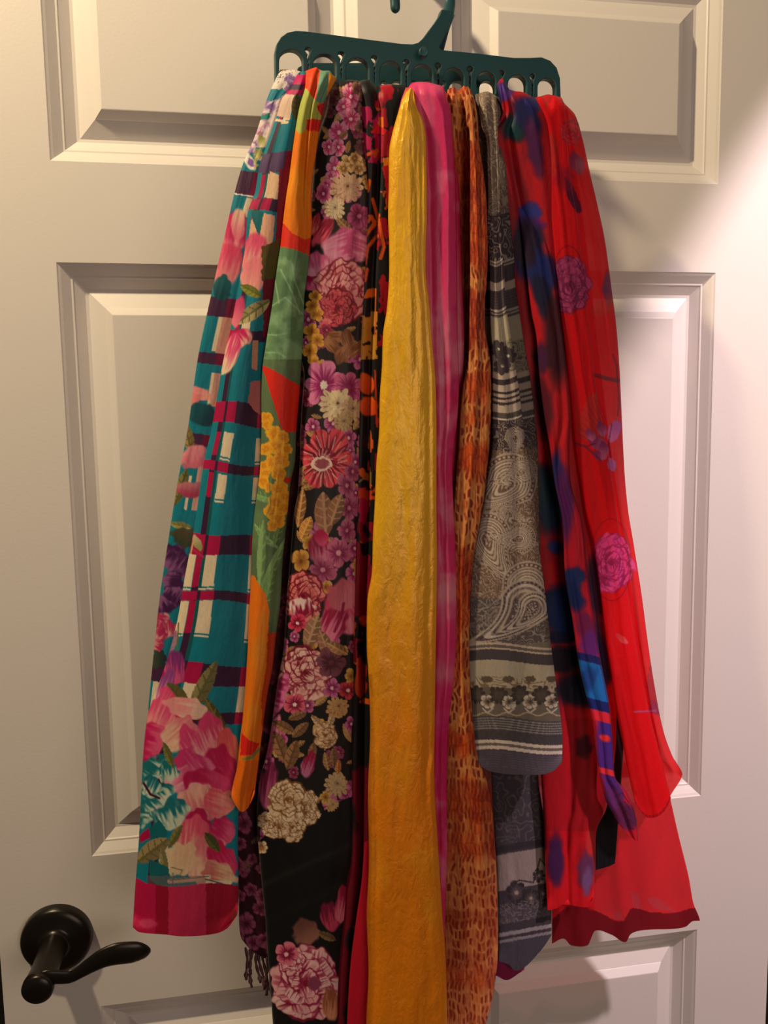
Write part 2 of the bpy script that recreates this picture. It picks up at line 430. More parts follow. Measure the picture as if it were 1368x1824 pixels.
def arch(x0, x1, yt, yb):
    r = (x1-x0)/2; c = (x0+x1)/2; pts = []
    for k in range(17):
        a = math.pi*(1-k/16); pts.append((c+r*math.cos(a), yt+r*1.05-r*1.05*math.sin(a)))
    for k in range(9):
        a = math.pi*k/8; pts.append((c+r*math.cos(a), yb-r*.6+r*.6*math.sin(a)))
    return pts
def drop(cx, cy, r, ln, teeth=True):
    pts = [(cx+r*math.cos(a), cy-r*math.sin(a)) for a in np.linspace(-.25, math.pi+.25, 13)]
    left = []; 
    for k in range(1, 9):
        y = cy+r*.4+k*(ln-r*.4)/8; wv = r*.55*(1-k/14)
        left.append((cx-wv+(1.4 if k % 2 else -.2), y))
    right = [(cx+r*.45*(1-k/14)+(.9 if k % 2 else 0), cy+r*.4+k*(ln-r*.4)/8) for k in range(8, 0, -1)]
    return pts+left+right
ar = [(496, 542, 86), (556, 601, 94), (615, 659, 101), (675, 717, 107), (732, 773, 113), (788, 829, 119), (848, 885, 126), (904, 940, 132), (957, 992, 138)]
dr = [(549, 89, 6), (608, 97, 6.2), (667, 104, 6.2), (724, 111, 6.2), (780.5, 117, 6), (837.5, 123, 6), (894, 130, 5.5), (948.5, 136, 5)]
outl = [(493, 150), (492, 92), (495, 78), (502, 67), (513, 59), (528, 56), (545, 57), (600, 64), (660, 72), (715, 79), (735, 80), (746, 77), (755, 69), (766, 54), (778, 38), (785, 27), (788, 18), (808, 20), (806, 32), (801, 44), (790, 66), (781, 84), (786, 90),
        (850, 96), (915, 104), (945, 104), (965, 103), (980, 109), (991, 121), (997, 140), (999, 197), (960, 194), (900, 188), (800, 178), (700, 169), (600, 160), (530, 153)]
ybf = lambda x: 141+(x-492)*.094
DFL, DFR = .119, .077
plate('front_bar', (494, 100, DFL), (998, 130, DFR), outl, [arch(a, b, c, ybf(a)) for a, b, c in ar]+[drop(a, b, r+.8, 44) for a, b, r in dr], .0062, hanger)
bo = at(755, 92, .1065); disc('moulding_mark', bo, .0035, [(.0035, -.003), (.0035, .0004), (.0028, .0006), (.0022, .0002), (.0010, .0002)], hanger, M_plastic, n=20)
ra = [(538, 572), (588, 622), (641, 675), (693, 725), (747, 779), (799, 831), (853, 883)]
rd = [580, 632, 684, 736, 789, 842]
ro = [(528, 190), (527, 132), (532, 121), (543, 115), (560, 113), (640, 113), (740, 113), (840, 112), (875, 113), (888, 119), (893, 130), (893, 190)]
plate('rear_bar', (527, 130, .062), (893, 130, .050), ro, [arch(a, b, 142, 182) for a, b in ra]+[drop(a, 149, 6, 26) for a in rd], .006, hanger)
# hook and the two arms that join it to the bars
hp = [(797, 30, .092, 10), (799, 20, .089, 10.5), (801, 5, .086, 10.5), (800, -20, .085, 10), (799, -70, .085, 10), (790, -105, .085, 10), (770, -126, .085, 10), (745, -132, .085, 10), (720, -122, .085, 9.5), (706, -98, .085, 9), (703, -60, .085, 9), (703, -10, .085, 9), (704, 8, .085, 9), (704, 15, .085, 8.6), (704, 20, .085, 6.5), (704, 23, .085, 3)]
q = densify(hp, 60)
tube('hook', at(q[:, 0], q[:, 1], q[:, 2]), q[:, 3]*.00043, hanger, M_plastic, flat=.75, n=16)
q = densify([(802, 24, .084, 8), (793, 45, .074, 9), (784, 70, .062, 11), (776, 92, .056, 14), (772, 116, .053, 16)], 24)
tube('rear_arm', at(q[:, 0], q[:, 1], q[:, 2]), q[:, 3]*.00047, hanger, M_plastic, flat=.45, n=14)

# ------------------------------------------------------------------ scarves
G = 'scarves looped through the hanger'
C_chif = cloth('printed_chiffon', rough=.6, spec=.3, sheen=.02, crease=.25, cscale=(60, 60, 10), trans=.08)
C_satin = cloth('printed_satin', rough=.52, spec=.3, sheen=.05, crease=.22, cscale=(50, 50, 8), trans=.04)
C_silk = cloth('raw_silk', rough=.36, spec=.6, sheen=.0, metal=.12, crease=.30, cscale=(150, 150, 75), trans=.10, weave=.35)
C_silk2 = cloth('dyed_silk', rough=.42, spec=.5, sheen=.02, crease=.25, cscale=(70, 70, 14), trans=.12)
C_crinkle = cloth('crinkled_cotton', rough=.6, spec=.35, sheen=.02, crease=.6, cscale=(420, 420, 12), trans=.06)
C_sheer = cloth('sheer_chiffon', rough=.6, spec=.25, sheen=.08, crease=.22, cscale=(45, 45, 8), trans=.42, sheer=True)
C_gauze = cloth('sheer_gauze', rough=.62, spec=.3, sheen=.02, crease=.25, cscale=(90, 90, 20), trans=.12, sheer=True)
def scarf(px, py, d, label):
    e = empty('scarf', at(px, py, d)); return tag(e, label, 'scarf', G)

TEAL = (10, 126, 144); CREAM = (232, 212, 178); PLUM = (58, 24, 58); CRIM = (178, 8, 72); PINK = (238, 120, 140); MAG = (205, 28, 92); OLIVE = (128, 122, 62); MAROON = (118, 6, 52)

# ---- 1: teal plaid scarf with pink flowers
def paint1a(p):
    y = p.y; U = p.u
    def band(a, b, c, lo=0, hi=1, tilt=8):
        i = np.nonzero((y > a+tilt*U) & (y < b+tilt*U) & (U >= lo) & (U < hi))[0]; p.c[i] = c
    band(345, 382, CREAM, .42, 1); band(560, 625, (214, 150, 130), .42, 1); band(562, 622, CREAM, .30, .42)
    band(660, 720, (222, 160, 140), .5, 1); band(660, 720, CREAM, .40, .5); band(820, 905, (220, 165, 150), .5, 1)
    band(845, 905, CREAM, .28, .36); band(1205, 1260, CREAM, .1, .4); band(1240, 1262, (170, 150, 130), .4, 1)
    for a, b in ((303, 345), (528, 562), (626, 646), (770, 792), (1180, 1212)):
        band(a, b, (72, 32, 66)); band(a, b, MAROON if a > 500 else (140, 10, 62), .45, 1)
    band(344, 346, (245, 230, 215)); band(347, 349, (20, 90, 90), .4, 1)
    # white and violet blossom at the top
    i = np.nonzero(y < 262)[0]; p.c[i] = (232, 218, 205)
    for k, (cx, cy, rx, ry, an, c) in enumerate([(524, 144, 15, 11, .6, (128, 92, 160)), (516, 160, 8, 10, 1, (150, 112, 172)), (484, 188, 20, 15, -.6, (130, 92, 165)), (470, 205, 14, 12, -.5, (150, 105, 175)),
            (498, 172, 8, 10, .4, (140, 96, 165)), (461, 232, 16, 10, -1, (172, 90, 150)), (452, 250, 10, 14, -1, (120, 82, 160)), (474, 226, 6, 12, 1.2, (205, 150, 185)), (446, 262, 8, 14, -1, (165, 120, 180))]):
        p.ell(cx, cy, rx, ry, an, c, (235, 215, 215), warp=.5, seed=k, edge=.3, streak=.8)
    i = np.nonzero((noise(p.x*.6, y*.6, 4) > .8) & (y < 150))[0]; p.c[i] = (110, 100, 120)
    p.poly([(478, 160), (503, 158), (510, 166), (494, 178), (470, 180)], TEAL, 3); p.poly([(455, 205), (484, 202), (478, 212), (452, 214)], (20, 130, 120), 4)
    for k, (cx, cy) in enumerate([(466, 252), (460, 276), (452, 290)]): p.ell(cx, cy, 12, 7, 1.6, (150, 150, 70), (225, 210, 150), .4, k+3)
    p.ell(444, 288, 16, 8, 1.2, (240, 228, 215), (245, 235, 225), .1, 9); p.ell(447, 290, 8, 5, 1.2, (140, 100, 175), None, .2, 4)
    # pink petals
    p.ell(412, 420, 44, 26, 1.75, MAG, (242, 155, 150), .15, 2, streak=.6); p.ell(404, 470, 40, 28, 1.8, (226, 70, 110), (240, 140, 145), .15, 3, streak=.5)
    p.ell(424, 400, 30, 12, 1.6, (238, 190, 165), PINK, .1, 4)
    p.ell(396, 512, 22, 16, 1.6, (20, 92, 98), (10, 74, 84), .2, 8)
    p.ell(352, 700, 26, 12, .2, PINK, (240, 165, 150), .2, 5, streak=.5); p.ell(342, 716, 12, 14, 1.5, (235, 130, 130), None, .2, 6)
    p.ell(360, 738, 26, 20, .6, (18, 84, 96), (12, 60, 74), .15, 9)
    p.leaf(334, 778, 60, 22, 1.3, (150, 130, 78), (90, 80, 40)); p.ell(348, 815, 20, 30, 1.4, (232, 140, 150), (220, 110, 130), .2, 7, streak=.5)
    p.leaf(322, 868, 70, 20, 1.9, OLIVE, (80, 80, 40)); p.ell(344, 872, 14, 34, 1.6, (196, 120, 128), (176, 60, 90), .2, 3)
    p.leaf(322, 936, 40, 14, .2, (170, 160, 90), (110, 110, 60)); p.ell(330, 958, 18, 26, 1.9, (84, 74, 50), (60, 66, 46), .2, 2)
    for k, (cx, cy, r) in enumerate([(308, 985, 16), (322, 1005, 22), (306, 1040, 18), (296, 1075, 18), (312, 1060, 14)]):
        p.ell(cx, cy, r, r*1.4, 1.2+k, (64, 20, 70), (138, 84, 132), .3, k, streak=.8)
    for k, (cx, cy, r) in enumerate([(290, 1105, 13), (300, 1120, 14), (284, 1130, 12), (280, 1150, 11)]):
        p.ell(cx, cy, r, r*1.3, .5+k, (180, 40, 86), (226, 150, 150), .3, k, streak=.8)
    p.ell(283, 1175, 14, 16, 0, (60, 74, 52), (40, 50, 50), .3, 4); p.ell(268, 1278, 16, 22, 1.5, PINK, MAG, .2, 5)
def paint1b(p):
    x, y, U = p.x, p.y, p.u
    yy = y-9*U*(y > 300)+3*np.sin(U*5+y/60)
    rows = [(150, 212), (308, 352), (384, 440), (560, 600), (770, 812), (842, 884), (984, 1042), (1068, 1128), (1214, 1262)]
    inrow = np.zeros(x.size, bool)
    for a, b in rows: inrow |= (yy > a) & (yy < b)
    colA = (U < .11) & (y > 900); colB = (U > .24+.03*np.sin(y/60)) & (U < .42+.02*np.sin(y/90)); colC = (U > .84) & (U < .96)
    crim = (U > .12) & (U < .20)
    p.c[inrow & (colA | colB | colC)] = CREAM
    p.c[crim & inrow] = CRIM; p.c[crim & ~inrow] = PLUM
    p.c[(U < .24) & (U >= .20)] = (10, 88, 92)
    for a, b in rows:   # fine cream line doubled under each square
        i = (yy > b+3) & (yy < b+6) & (colA | colB | colC); p.c[i] = CREAM
    for a, b in ((271, 306), (353, 374), (585, 606), (714, 752), (821, 838), (948, 984), (1050, 1067), (1178, 1214), (1262, 1284)):
        i = (yy > a) & (yy < b); p.c[i] = PLUM if a > 300 else (88, 62, 104)
        j = i & ((U < .42) | (U > .84)); p.c[j & (y > 320)] = CRIM; p.c[i & (U > .55) & (y < 310)] = (128, 8, 48)
        p.c[i & (U > .2) & (U < .24)] = PLUM
    # upper part: cream check, plum and crimson side
    p.poly([(500, 170), (520, 165), (517, 212), (489, 205)], (222, 190, 168)); p.poly([(486, 210), (514, 216), (512, 220), (484, 214)], CREAM)
    p.poly([(516, 135), (545, 132), (540, 170), (510, 168)], (196, 8, 96)); p.poly([(518, 150), (542, 150), (538, 160), (514, 160)], (64, 44, 70))
    p.leaf(528, 190, 50, 18, 1.6, (96, 84, 50), (60, 56, 30))
    p.poly([(481, 305), (498, 312), (494, 356), (475, 350)], (236, 196, 156)); p.poly([(498, 300), (516, 300), (505, 440), (490, 440)], (140, 6, 40))
    p.poly([(447, 392), (470, 380), (490, 384), (484, 452), (440, 450)], (240, 184, 150)); p.poly([(446, 372), (470, 378), (462, 424), (450, 392)], (10, 106, 112))
    p.ell(452, 452, 40, 22, 1.8, (228, 80, 120), (242, 176, 160), .12, 3, streak=.5); p.ell(450, 492, 34, 22, 1.7, (238, 130, 140), (240, 160, 150), .12, 5)
    p.poly([(466, 440), (500, 425), (490, 520), (466, 500)], (92, 78, 24), 5); p.poly([(468, 500), (500, 495), (486, 620), (470, 600)], (120, 4, 40), 3)
    p.leaf(447, 518, 44, 18, .5, (140, 142, 50), (90, 96, 30)); p.leaf(450, 556, 76, 26, -.6, (188, 172, 116), (92, 96, 50))
    p.ell(424, 555, 28, 10, 1.8, (205, 60, 110), PINK, .1, 2); p.ell(428, 604, 15, 24, 1.0, MAG, (244, 176, 160), .15, 7, streak=.8); p.ell(410, 630, 36, 15, 1.9, (226, 60, 120), (246, 210, 178), .12, 8, streak=.8)
    p.poly([(395, 664), (408, 658), (404, 664), (394, 668)], CREAM)
    p.poly([(450, 606), (460, 606), (458, 660), (448, 656)], (214, 150, 124)); p.poly([(446, 680), (470, 676), (466, 740), (450, 730), (442, 716)], (198, 110, 110), 3)
    # bud and twigs
    p.ell(352, 968, 15, 7, 1.1, (190, 176, 140), (150, 150, 90), .2, 3); p.line([(340, 975), (352, 985), (362, 992)], 4, (190, 40, 80)); p.line([(345, 960), (340, 985)], 3, (200, 170, 120))
    # tulips and leaves
    p.line([(318, 1110), (315, 1165)], 2.5, (110, 110, 60))
    p.leaf(303, 1150, 60, 18, 1.95, (196, 150, 170), (150, 90, 140)); p.ell(311, 1190, 32, 18, 1.55, (120, 40, 110), (216, 80, 130), .12, 4, streak=.6)
    p.ell(294, 1225, 36, 14, 1.9, (140, 60, 130), (226, 150, 180), .12, 5, streak=.5)
    p.leaf(362, 1225, 108, 28, 2.05, (142, 132, 80), (96, 92, 52)); p.leaf(316, 1240, 60, 30, .9, (120, 112, 56), (80, 80, 40)); p.leaf(386, 1280, 92, 20, 1.05, (104, 96, 44), (140, 130, 70))
    # big peonies
    A = [(290, 1268, 44, 26, 2.0, (226, 70, 120), (242, 150, 150)), (330, 1262, 38, 20, .2, (236, 150, 150), (238, 196, 172)), (268, 1322, 24, 40, .3, (200, 14, 90), (232, 90, 130)),
         (322, 1308, 34, 30, 2.4, (222, 120, 130), (236, 190, 160)), (348, 1330, 42, 26, 1.1, (214, 60, 112), (240, 170, 165)), (376, 1310, 42, 26, 1.2, (220, 60, 110), (240, 160, 160)),
         (406, 1340, 40, 20, 1.4, (224, 90, 96), (230, 140, 100)), (392, 1372, 46, 30, 1.2, (196, 20, 84), (214, 60, 104)), (350, 1375, 50, 30, .9, (206, 50, 110), (236, 130, 160)), (322, 1392, 30, 24, 2.6, (222, 90, 134), (242, 168, 180)),
         (372, 1400, 44, 34, .5, (190, 16, 80), (224, 70, 120)), (352, 1430, 40, 34, 4.4, (214, 110, 120), (240, 180, 160)), (390, 1430, 30, 26, .4, (226, 90, 110), (238, 150, 140)),
         (350, 1468, 26, 26, 1.6, (180, 8, 76), (206, 30, 96)), (395, 1480, 24, 26, .7, (196, 24, 90), (222, 90, 130)), (340, 1500, 46, 30, 1.7, (226, 80, 112), (240, 176, 150)), (368, 1530, 44, 38, 1.5, (226, 120, 130), (238, 200, 160)),
         (398, 1530, 34, 22, 1.0, (200, 20, 80), (216, 60, 110)), (320, 1532, 32, 30, 2.6, (232, 190, 150), (226, 200, 160)), (392, 1556, 32, 22, .3, (214, 120, 110), (230, 190, 150))]
    for k, (cx, cy, rx, ry, an, a, b) in enumerate(A): p.ell(cx, cy, rx, ry, an, a, b, .22, k+1, .06, .7)
    for k, (cx, cy, rx, ry, an) in enumerate([(275, 1370, 22, 26, .6), (300, 1375, 18, 18, 1.4), (262, 1440, 14, 36, .2), (284, 1420, 18, 30, .8), (305, 1450, 26, 34, 1.2), (268, 1400, 18, 20, 2)]):
        p.ell(cx, cy, rx, ry, an, (20, 112, 118), (206, 214, 190), .3, k+2, .08, 1.0)
    p.line([(256, 1395), (268, 1415), (284, 1422)], 4, (70, 16, 40)); p.leaf(300, 1345, 50, 14, 1.2, (124, 124, 60), (90, 90, 50))
    p.poly([(266, 1476), (284, 1460), (298, 1480), (290, 1520), (268, 1500)], (10, 104, 110)); p.poly([(248, 1488), (265, 1474), (268, 1492), (250, 1502)], CRIM)
    p.leaf(272, 1515, 70, 34, 2.5, (158, 138, 92), (98, 92, 50)); p.leaf(312, 1490, 50, 14, 2.1, (128, 124, 64), (90, 90, 50)); p.leaf(378, 1500, 44, 18, .9, (98, 100, 48), (70, 74, 36)); p.leaf(292, 1535, 50, 14, 1.4, (150, 140, 90), (110, 110, 60))
    p.line([(305, 1545), (325, 1550), (320, 1560)], 1.6, (120, 112, 60)); p.poly([(266, 1530), (300, 1545), (304, 1576), (280, 1576), (266, 1566)], (10, 100, 104))
    p.line([(302, 1570), (350, 1566), (372, 1562)], 8, CREAM); p.line([(302, 1568), (372, 1561)], 1.5, (20, 80, 80)); p.line([(308, 1555), (307, 1578)], 1.6, (30, 80, 80)); p.line([(370, 1572), (410, 1572)], 7, CREAM); p.line([(366, 1566), (396, 1574)], 2, (20, 80, 80))
    # deep pink border with the darker crossing stripes
    hy = 1576-10*np.clip((262-x)/20, 0, 2.5)+3*np.sin(x/22)
    i = y > hy; p.c[i] = (196, 14, 74); j = i & (((x > 277) & (x < 300)) | (x > 367)); p.c[j] = (160, 4, 44)
    j = i & (x > 300) & (x <= 367); p.c[j] = (202, 40, 84); p.ell(262, 1645, 16, 9, 0, (206, 60, 100), None, .2, 3, .3)
    i = (y > 1560) & (x > 262) & (x < 366) & (y < hy); p.c[i] = .5*p.c[i]+.5*np.array((150, 100, 100))
s1 = scarf(505, 150, .12, 'silky teal plaid scarf with pink peonies and a crimson hem, leftmost on the hanger')
L1 = [(500, 122), (478, 170), (455, 240), (430, 300), (400, 420), (375, 530), (352, 640), (335, 760), (318, 850), (300, 960), (285, 1060), (272, 1180), (262, 1290), (256, 1420)]
L1b = [(531, 122), (529, 131), (513, 162), (500, 177), (489, 212), (474, 251), (459, 295), (452, 339), (437, 383), (434, 438), (428, 480), (423, 510), (412, 573), (396, 644), (386, 705), (375, 768), (363, 819), (354, 878), (343, 949), (329, 1024), (315, 1106), (298, 1171), (280, 1222), (264, 1270), (256, 1330), (252, 1400), (247, 1500), (240, 1590), (236, 1665)]
sheet('back_fold', s1, L1, [(x+26, y) for x, y in L1b if y < 1430], [(0, 124), (.35, 124), (1, 134)], 1400, [(100, .126), (900, .112), (1500, .11)], .006, .008, paint=paint1a, base=TEAL, m=C_chif, seed=1, folds=[(.45, .2, .001)])
R1b = [(556, 130), (552, 200), (545, 300), (530, 400), (508, 500), (490, 600), (476, 700), (470, 830), (466, 900), (464, 1000), (458, 1150), (446, 1290), (428, 1400), (424, 1500), (425, 1560), (424, 1620), (414, 1665)]
sheet('front_fold', s1, L1b, R1b, [(0, 130), (.4, 127), (1, 132)], [(0, 1652), (.06, 1660), (.3, 1664), (.5, 1668), (.8, 1664), (.93, 1654), (1, 1630)], [(100, .131), (900, .119), (1700, .118)], .012, .006, paint=paint1b, base=TEAL, m=C_chif, seed=2, folds=[([(100, .5), (1600, .35)], .14, .002), (.86, .2, -.007)], p=2.2)

# ---- 2: orange, lime and red scarf
def paint2(p):
    x, y = p.x, p.y
    def below(pts, c):
        yl = smooth_interp(pts, x); i = y > yl; p.c[i] = c
    below([(500, 170), (545, 158), (556, 172), (575, 190)], (184, 190, 86)); p.poly([(571, 122), (590, 126), (586, 175), (577, 186), (562, 180)], (110, 158, 128)); p.poly([(586, 130), (610, 134), (600, 170), (582, 172)], (232, 148, 36))
    p.poly([(564, 188), (580, 182), (574, 208), (566, 196)], (226, 24, 38))
    below([(500, 228), (524, 229), (534, 238), (548, 230), (575, 232)], (244, 128, 14)); p.poly([(546, 214), (556, 211), (575, 214), (572, 235), (546, 232)], (228, 34, 26), 2)
    p.ell(530, 360, 66, 22, 1.5, (246, 150, 20), (240, 128, 16), .08, 2, .25)
    p.poly([(496, 392), (503, 395), (520, 415), (542, 427), (557, 422), (560, 460), (490, 440)], (228, 46, 28), 1)
    below([(480, 441), (500, 440), (530, 446), (560, 460)], (96, 134, 92)); i = (y > 445)
    n = fbm(x/26, y/30, 5, 4); p.mix(np.nonzero(i & (y < 650))[0], (sstep(.45, .7, n)*.55)[i & (y < 650)], (160, 200, 150))
    for q in ([(500, 480), (520, 520), (534, 560)], [(476, 596), (492, 597), (510, 594)], [(474, 628), (495, 628), (508, 636)], [(520, 470), (525, 500), (548, 560)], [(484, 545), (508, 530), (540, 560)], [(490, 500), (497, 540)]): p.line(q, 2.5, (164, 208, 156), .6)
    i = np.nonzero(y > 640)[0]; p.c[i] = (92, 116, 80); p.mix(i, sstep(.4, .75, fbm(x[i]/30, y[i]/50, 8))*.35, (132, 160, 104))
    p.poly([(465, 650), (490, 660), (535, 688), (530, 770), (504, 770)], (230, 42, 22), 1)
    p.poly([(465, 655), (472, 668), (500, 770), (496, 790), (460, 780)], (100, 122, 84))
    p.leaf(470, 885, 50, 18, .3, (120, 158, 96), (150, 190, 120)); p.leaf(474, 955, 60, 20, .8, (116, 156, 96), (160, 196, 130)); p.leaf(496, 945, 60, 16, 1.8, (106, 146, 88), (150, 184, 120))
    YL = (244, 178, 46); YD = (222, 134, 20)
    for k, (cx, cy, r) in enumerate([(476, 746, 13), (474, 756, 9), (488, 772, 15), (504, 778, 13), (492, 795, 17), (474, 800, 13), (510, 800, 12), (484, 824, 15), (500, 818, 17), (472, 842, 12), (496, 842, 16), (468, 858, 12), (478, 868, 9), (505, 868, 9), (494, 872, 15), (492, 895, 17), (506, 905, 12), (482, 912, 14), (494, 925, 16), (486, 936, 12), (508, 885, 12), (470, 830, 9)]):
        p.flower(cx, cy, r, 5, k, YL, YD, (214, 160, 60), seed=k, depth=.25, streak=.7, sq=.95, lines=False)
    p.ell(514, 855, 5, 8, 1.5, (206, 40, 22)); p.line([(480, 850), (482, 900), (470, 930)], 2, (90, 130, 76), .7)
    p.leaf(466, 990, 130, 16, 1.62, (134, 172, 110), (150, 190, 122)); p.leaf(486, 1010, 120, 16, 2.0, (128, 168, 104), (150, 190, 122)); p.leaf(478, 1050, 80, 20, 1.8, (118, 158, 92), (140, 180, 110))
    p.poly([(440, 1030), (452, 1024), (462, 1042), (474, 1060), (480, 1090), (478, 1130), (474, 1500), (400, 1500), (400, 1100)], (240, 122, 16), 1)
    p.ell(464, 1180, 80, 13, 1.6, (206, 150, 60), (224, 130, 30), .3, 5, .5, a=.6); p.poly([(477, 1128), (500, 1124), (480, 1260), (466, 1300), (466, 1240), (474, 1190)], (196, 62, 16), 2)
    p.ell(448, 1290, 40, 12, 1.7, (226, 148, 40), (236, 130, 20), .3, 6, .4, a=.6)
    p.poly([(430, 1304), (444, 1318), (462, 1324), (450, 1345), (428, 1346)], (226, 34, 24), 2); p.line([(434, 1352), (448, 1349), (462, 1334)], 5, (118, 140, 70), .9)
    i = np.nonzero((y > 1355))[0]; p.mix(i, np.full(i.size, .5), (222, 100, 8))
s2 = scarf(570, 150, .125, 'bright orange, lime and green scarf with yellow blossoms, narrow, second from left')
L2 = [(549, 120), (542, 130), (535, 164), (522, 219), (516, 263), (511, 317), (505, 350), (500, 394), (496, 438), (489, 482), (482, 538), (471, 609), (465, 655), (464, 702), (465, 749), (463, 831), (451, 930), (448, 977), (447, 1028), (443, 1094), (441, 1152), (439, 1187), (432, 1280), (429, 1303), (422, 1366), (412, 1416), (413, 1450)]
R2 = [(607, 120), (600, 140), (584, 170), (577, 186), (572, 214), (568, 241), (562, 284), (557, 317), (555, 361), (556, 394), (553, 438), (549, 482), (543, 527), (541, 597), (537, 655), (534, 702), (528, 772), (526, 819), (518, 860), (511, 930), (504, 1000), (500, 1070), (491, 1140), (486, 1187), (476, 1240), (466, 1316), (460, 1366), (453, 1416), (446, 1450)]
sheet('cloth', s2, L2, R2, [(0, 126), (.25, 120), (.42, 126), (.55, 126), (.7, 126), (.85, 134), (1, 140)], [(0, 1420), (.3, 1440), (.5, 1446), (.8, 1440), (1, 1416)], [(100, .134), (400, .128), (900, .122), (1500, .122)], .015, .007, paint=paint2, base=(240, 74, 22), m=C_chif, seed=3,
      folds=[([(120, .42), (250, .55), (500, .8), (2000, .8)], .09, -.004), ([(100, .7), (300, .85), (2000, 1.2)], .07, -.004), (.3, .18, .002)], p=2.1)

# ---- floral prints on black
ROSEP = ((112, 12, 50), (206, 62, 92), (240, 170, 172)); MAUVE = ((120, 24, 84), (186, 92, 140)); MUMC = ((226, 184, 148), (124, 70, 38))
def painted_sheen(x, y):  # slanting streaks of satin sheen, laid in as colour
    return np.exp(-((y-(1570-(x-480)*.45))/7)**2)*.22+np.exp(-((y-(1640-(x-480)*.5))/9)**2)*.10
def paint3(p):
    rng = np.random.RandomState(5)
    x, y = p.x, p.y
    # scattered filling flowers and leaves
    for k in range(330):
        cy = rng.uniform(140, 1490); 
        cx = rng.uniform(470, 680); r = rng.uniform(9, 19); q = rng.rand()
        if q < .34: p.leaf(cx, cy, r*2.2, r*.9, rng.uniform(0, 3.1), (150, 104, 62) if rng.rand() < .6 else (176, 134, 76), (196, 160, 110))
        elif q < .68: p.flower(cx, cy, r*1.1, 5, rng.rand()*6, (196, 104, 150), (122, 22, 78), (230, 180, 190), seed=k, sq=.85)
        elif q < .8: p.flower(cx, cy, r, 5, rng.rand()*6, (206, 160, 84), (150, 100, 36), (120, 70, 20), seed=k, sq=.85)
        else: p.flower(cx, cy, r*1.1, 6, rng.rand()*6, (150, 66, 96), (96, 12, 48), (190, 110, 120), seed=k, sq=.85)
    for k, (cx, cy, r) in enumerate([(625, 172, 20), (612, 190, 17), (625, 212, 20), (604, 236, 22), (586, 262, 15), (603, 262, 16), (596, 300, 20), (590, 318, 14), (578, 348, 16), (583, 330, 12)]):
        p.flower(cx, cy, r, 5, k*.7, (236, 150, 180), (188, 30, 96), (250, 220, 215), seed=k, sq=.85, streak=.8)
    for k, (cx, cy, r) in enumerate([(621, 292, 16), (632, 282, 12), (612, 300, 12), (640, 300, 12)]): p.flower(cx, cy, r, 6, k, (214, 176, 116), (128, 84, 40), (200, 150, 80), seed=k)
    for k, (cx, cy, r) in enumerate([(640, 158, 14), (652, 172, 14), (600, 165, 12), (592, 178, 12), (650, 196, 14), (586, 200, 12), (646, 225, 14), (644, 262, 14)]): p.flower(cx, cy, r, 5, k, (112, 66, 66) if k % 2 else (142, 104, 76), (70, 20, 40), (90, 50, 40), seed=k)
    p.leaf(620, 262, 24, 10, 1.8, (178, 128, 70), (120, 80, 40)); p.leaf(612, 240, 20, 9, 2.4, (178, 128, 70), (120, 80, 40))
    p.mum(618, 335, 29, *MUMC, seed=1); p.mum(596, 372, 20, (232, 208, 166), (128, 80, 40), seed=2)
    p.flower(576, 345, 17, 5, 1, (216, 110, 150), (150, 30, 84), (240, 190, 200), seed=3, sq=.8); p.flower(640, 385, 22, 5, 2, (176, 72, 118), (116, 18, 66), (200, 110, 140), seed=4)
    p.ell(575, 412, 28, 16, 2.1, (150, 14, 48), (226, 90, 110), .2, 3, streak=1.2); p.ell(560, 400, 20, 8, 1.9, (170, 40, 60), (232, 130, 130), .2, 4, streak=1)
    p.ell(612, 436, 38, 28, 2.8, (206, 70, 130), (232, 150, 180), .14, 6, streak=.7); p.ell(640, 440, 26, 22, .4, (196, 70, 120), (226, 140, 160), .2, 7, streak=.8)
    p.ell(560, 472, 22, 30, 1.4, (206, 80, 130), (236, 160, 186), .2, 8, streak=.8); p.ell(558, 505, 14, 26, 1.6, (150, 14, 60), (226, 110, 150), .2, 9, streak=.9)
    p.rose(608, 520, 56, (126, 10, 34), (200, 58, 80), (240, 172, 170), 2, sq=.82, rings=4); p.rose(603, 548, 34, (104, 6, 26), (176, 34, 56), (214, 90, 100), 5, sq=.9, rings=2.5)
    for k, (cx, cy, r) in enumerate([(562, 528, 12), (556, 545, 13), (565, 560, 12), (556, 590, 16), (565, 606, 14), (552, 625, 15), (560, 645, 12)]): p.flower(cx, cy, r, 4, k, (226, 166, 62), (170, 106, 24), (150, 80, 20), seed=k, depth=.4)
    p.ell(583, 572, 8, 5, .3, (236, 120, 120)); p.ell(577, 578, 9, 5, 2.6, (226, 100, 110)); p.flower(582, 588, 11, 5, 1, (176, 50, 90), (110, 14, 50), (200, 100, 120), seed=2)
    for k, (cx, cy) in enumerate([(600, 600), (620, 606), (632, 622), (592, 616), (610, 632)]): p.ell(cx, cy, 18, 12, k*1.3, (118, 68, 34), (172, 116, 74), .25, k, streak=.8)
    p.flower(577, 686, 43, 7, .4, (224, 128, 172), (146, 20, 90), (250, 236, 220), seed=6, sq=.9, depth=.4); p.flower(622, 690, 30, 6, 1.4, (204, 96, 140), (136, 20, 80), (150, 30, 80), seed=7, sq=.9)
    p.mum(600, 722, 32, (236, 214, 168), (120, 70, 36), seed=6, n=15); p.mum(628, 730, 22, (206, 172, 128), (110, 66, 36), seed=7); p.mum(612, 752, 18, (190, 160, 112), (110, 70, 30), seed=8)
    p.flower(580, 818, 54, 6, .9, (222, 72, 84), (112, 2, 36), (190, 110, 110), seed=9, sq=.84, depth=.26, streak=1.5)
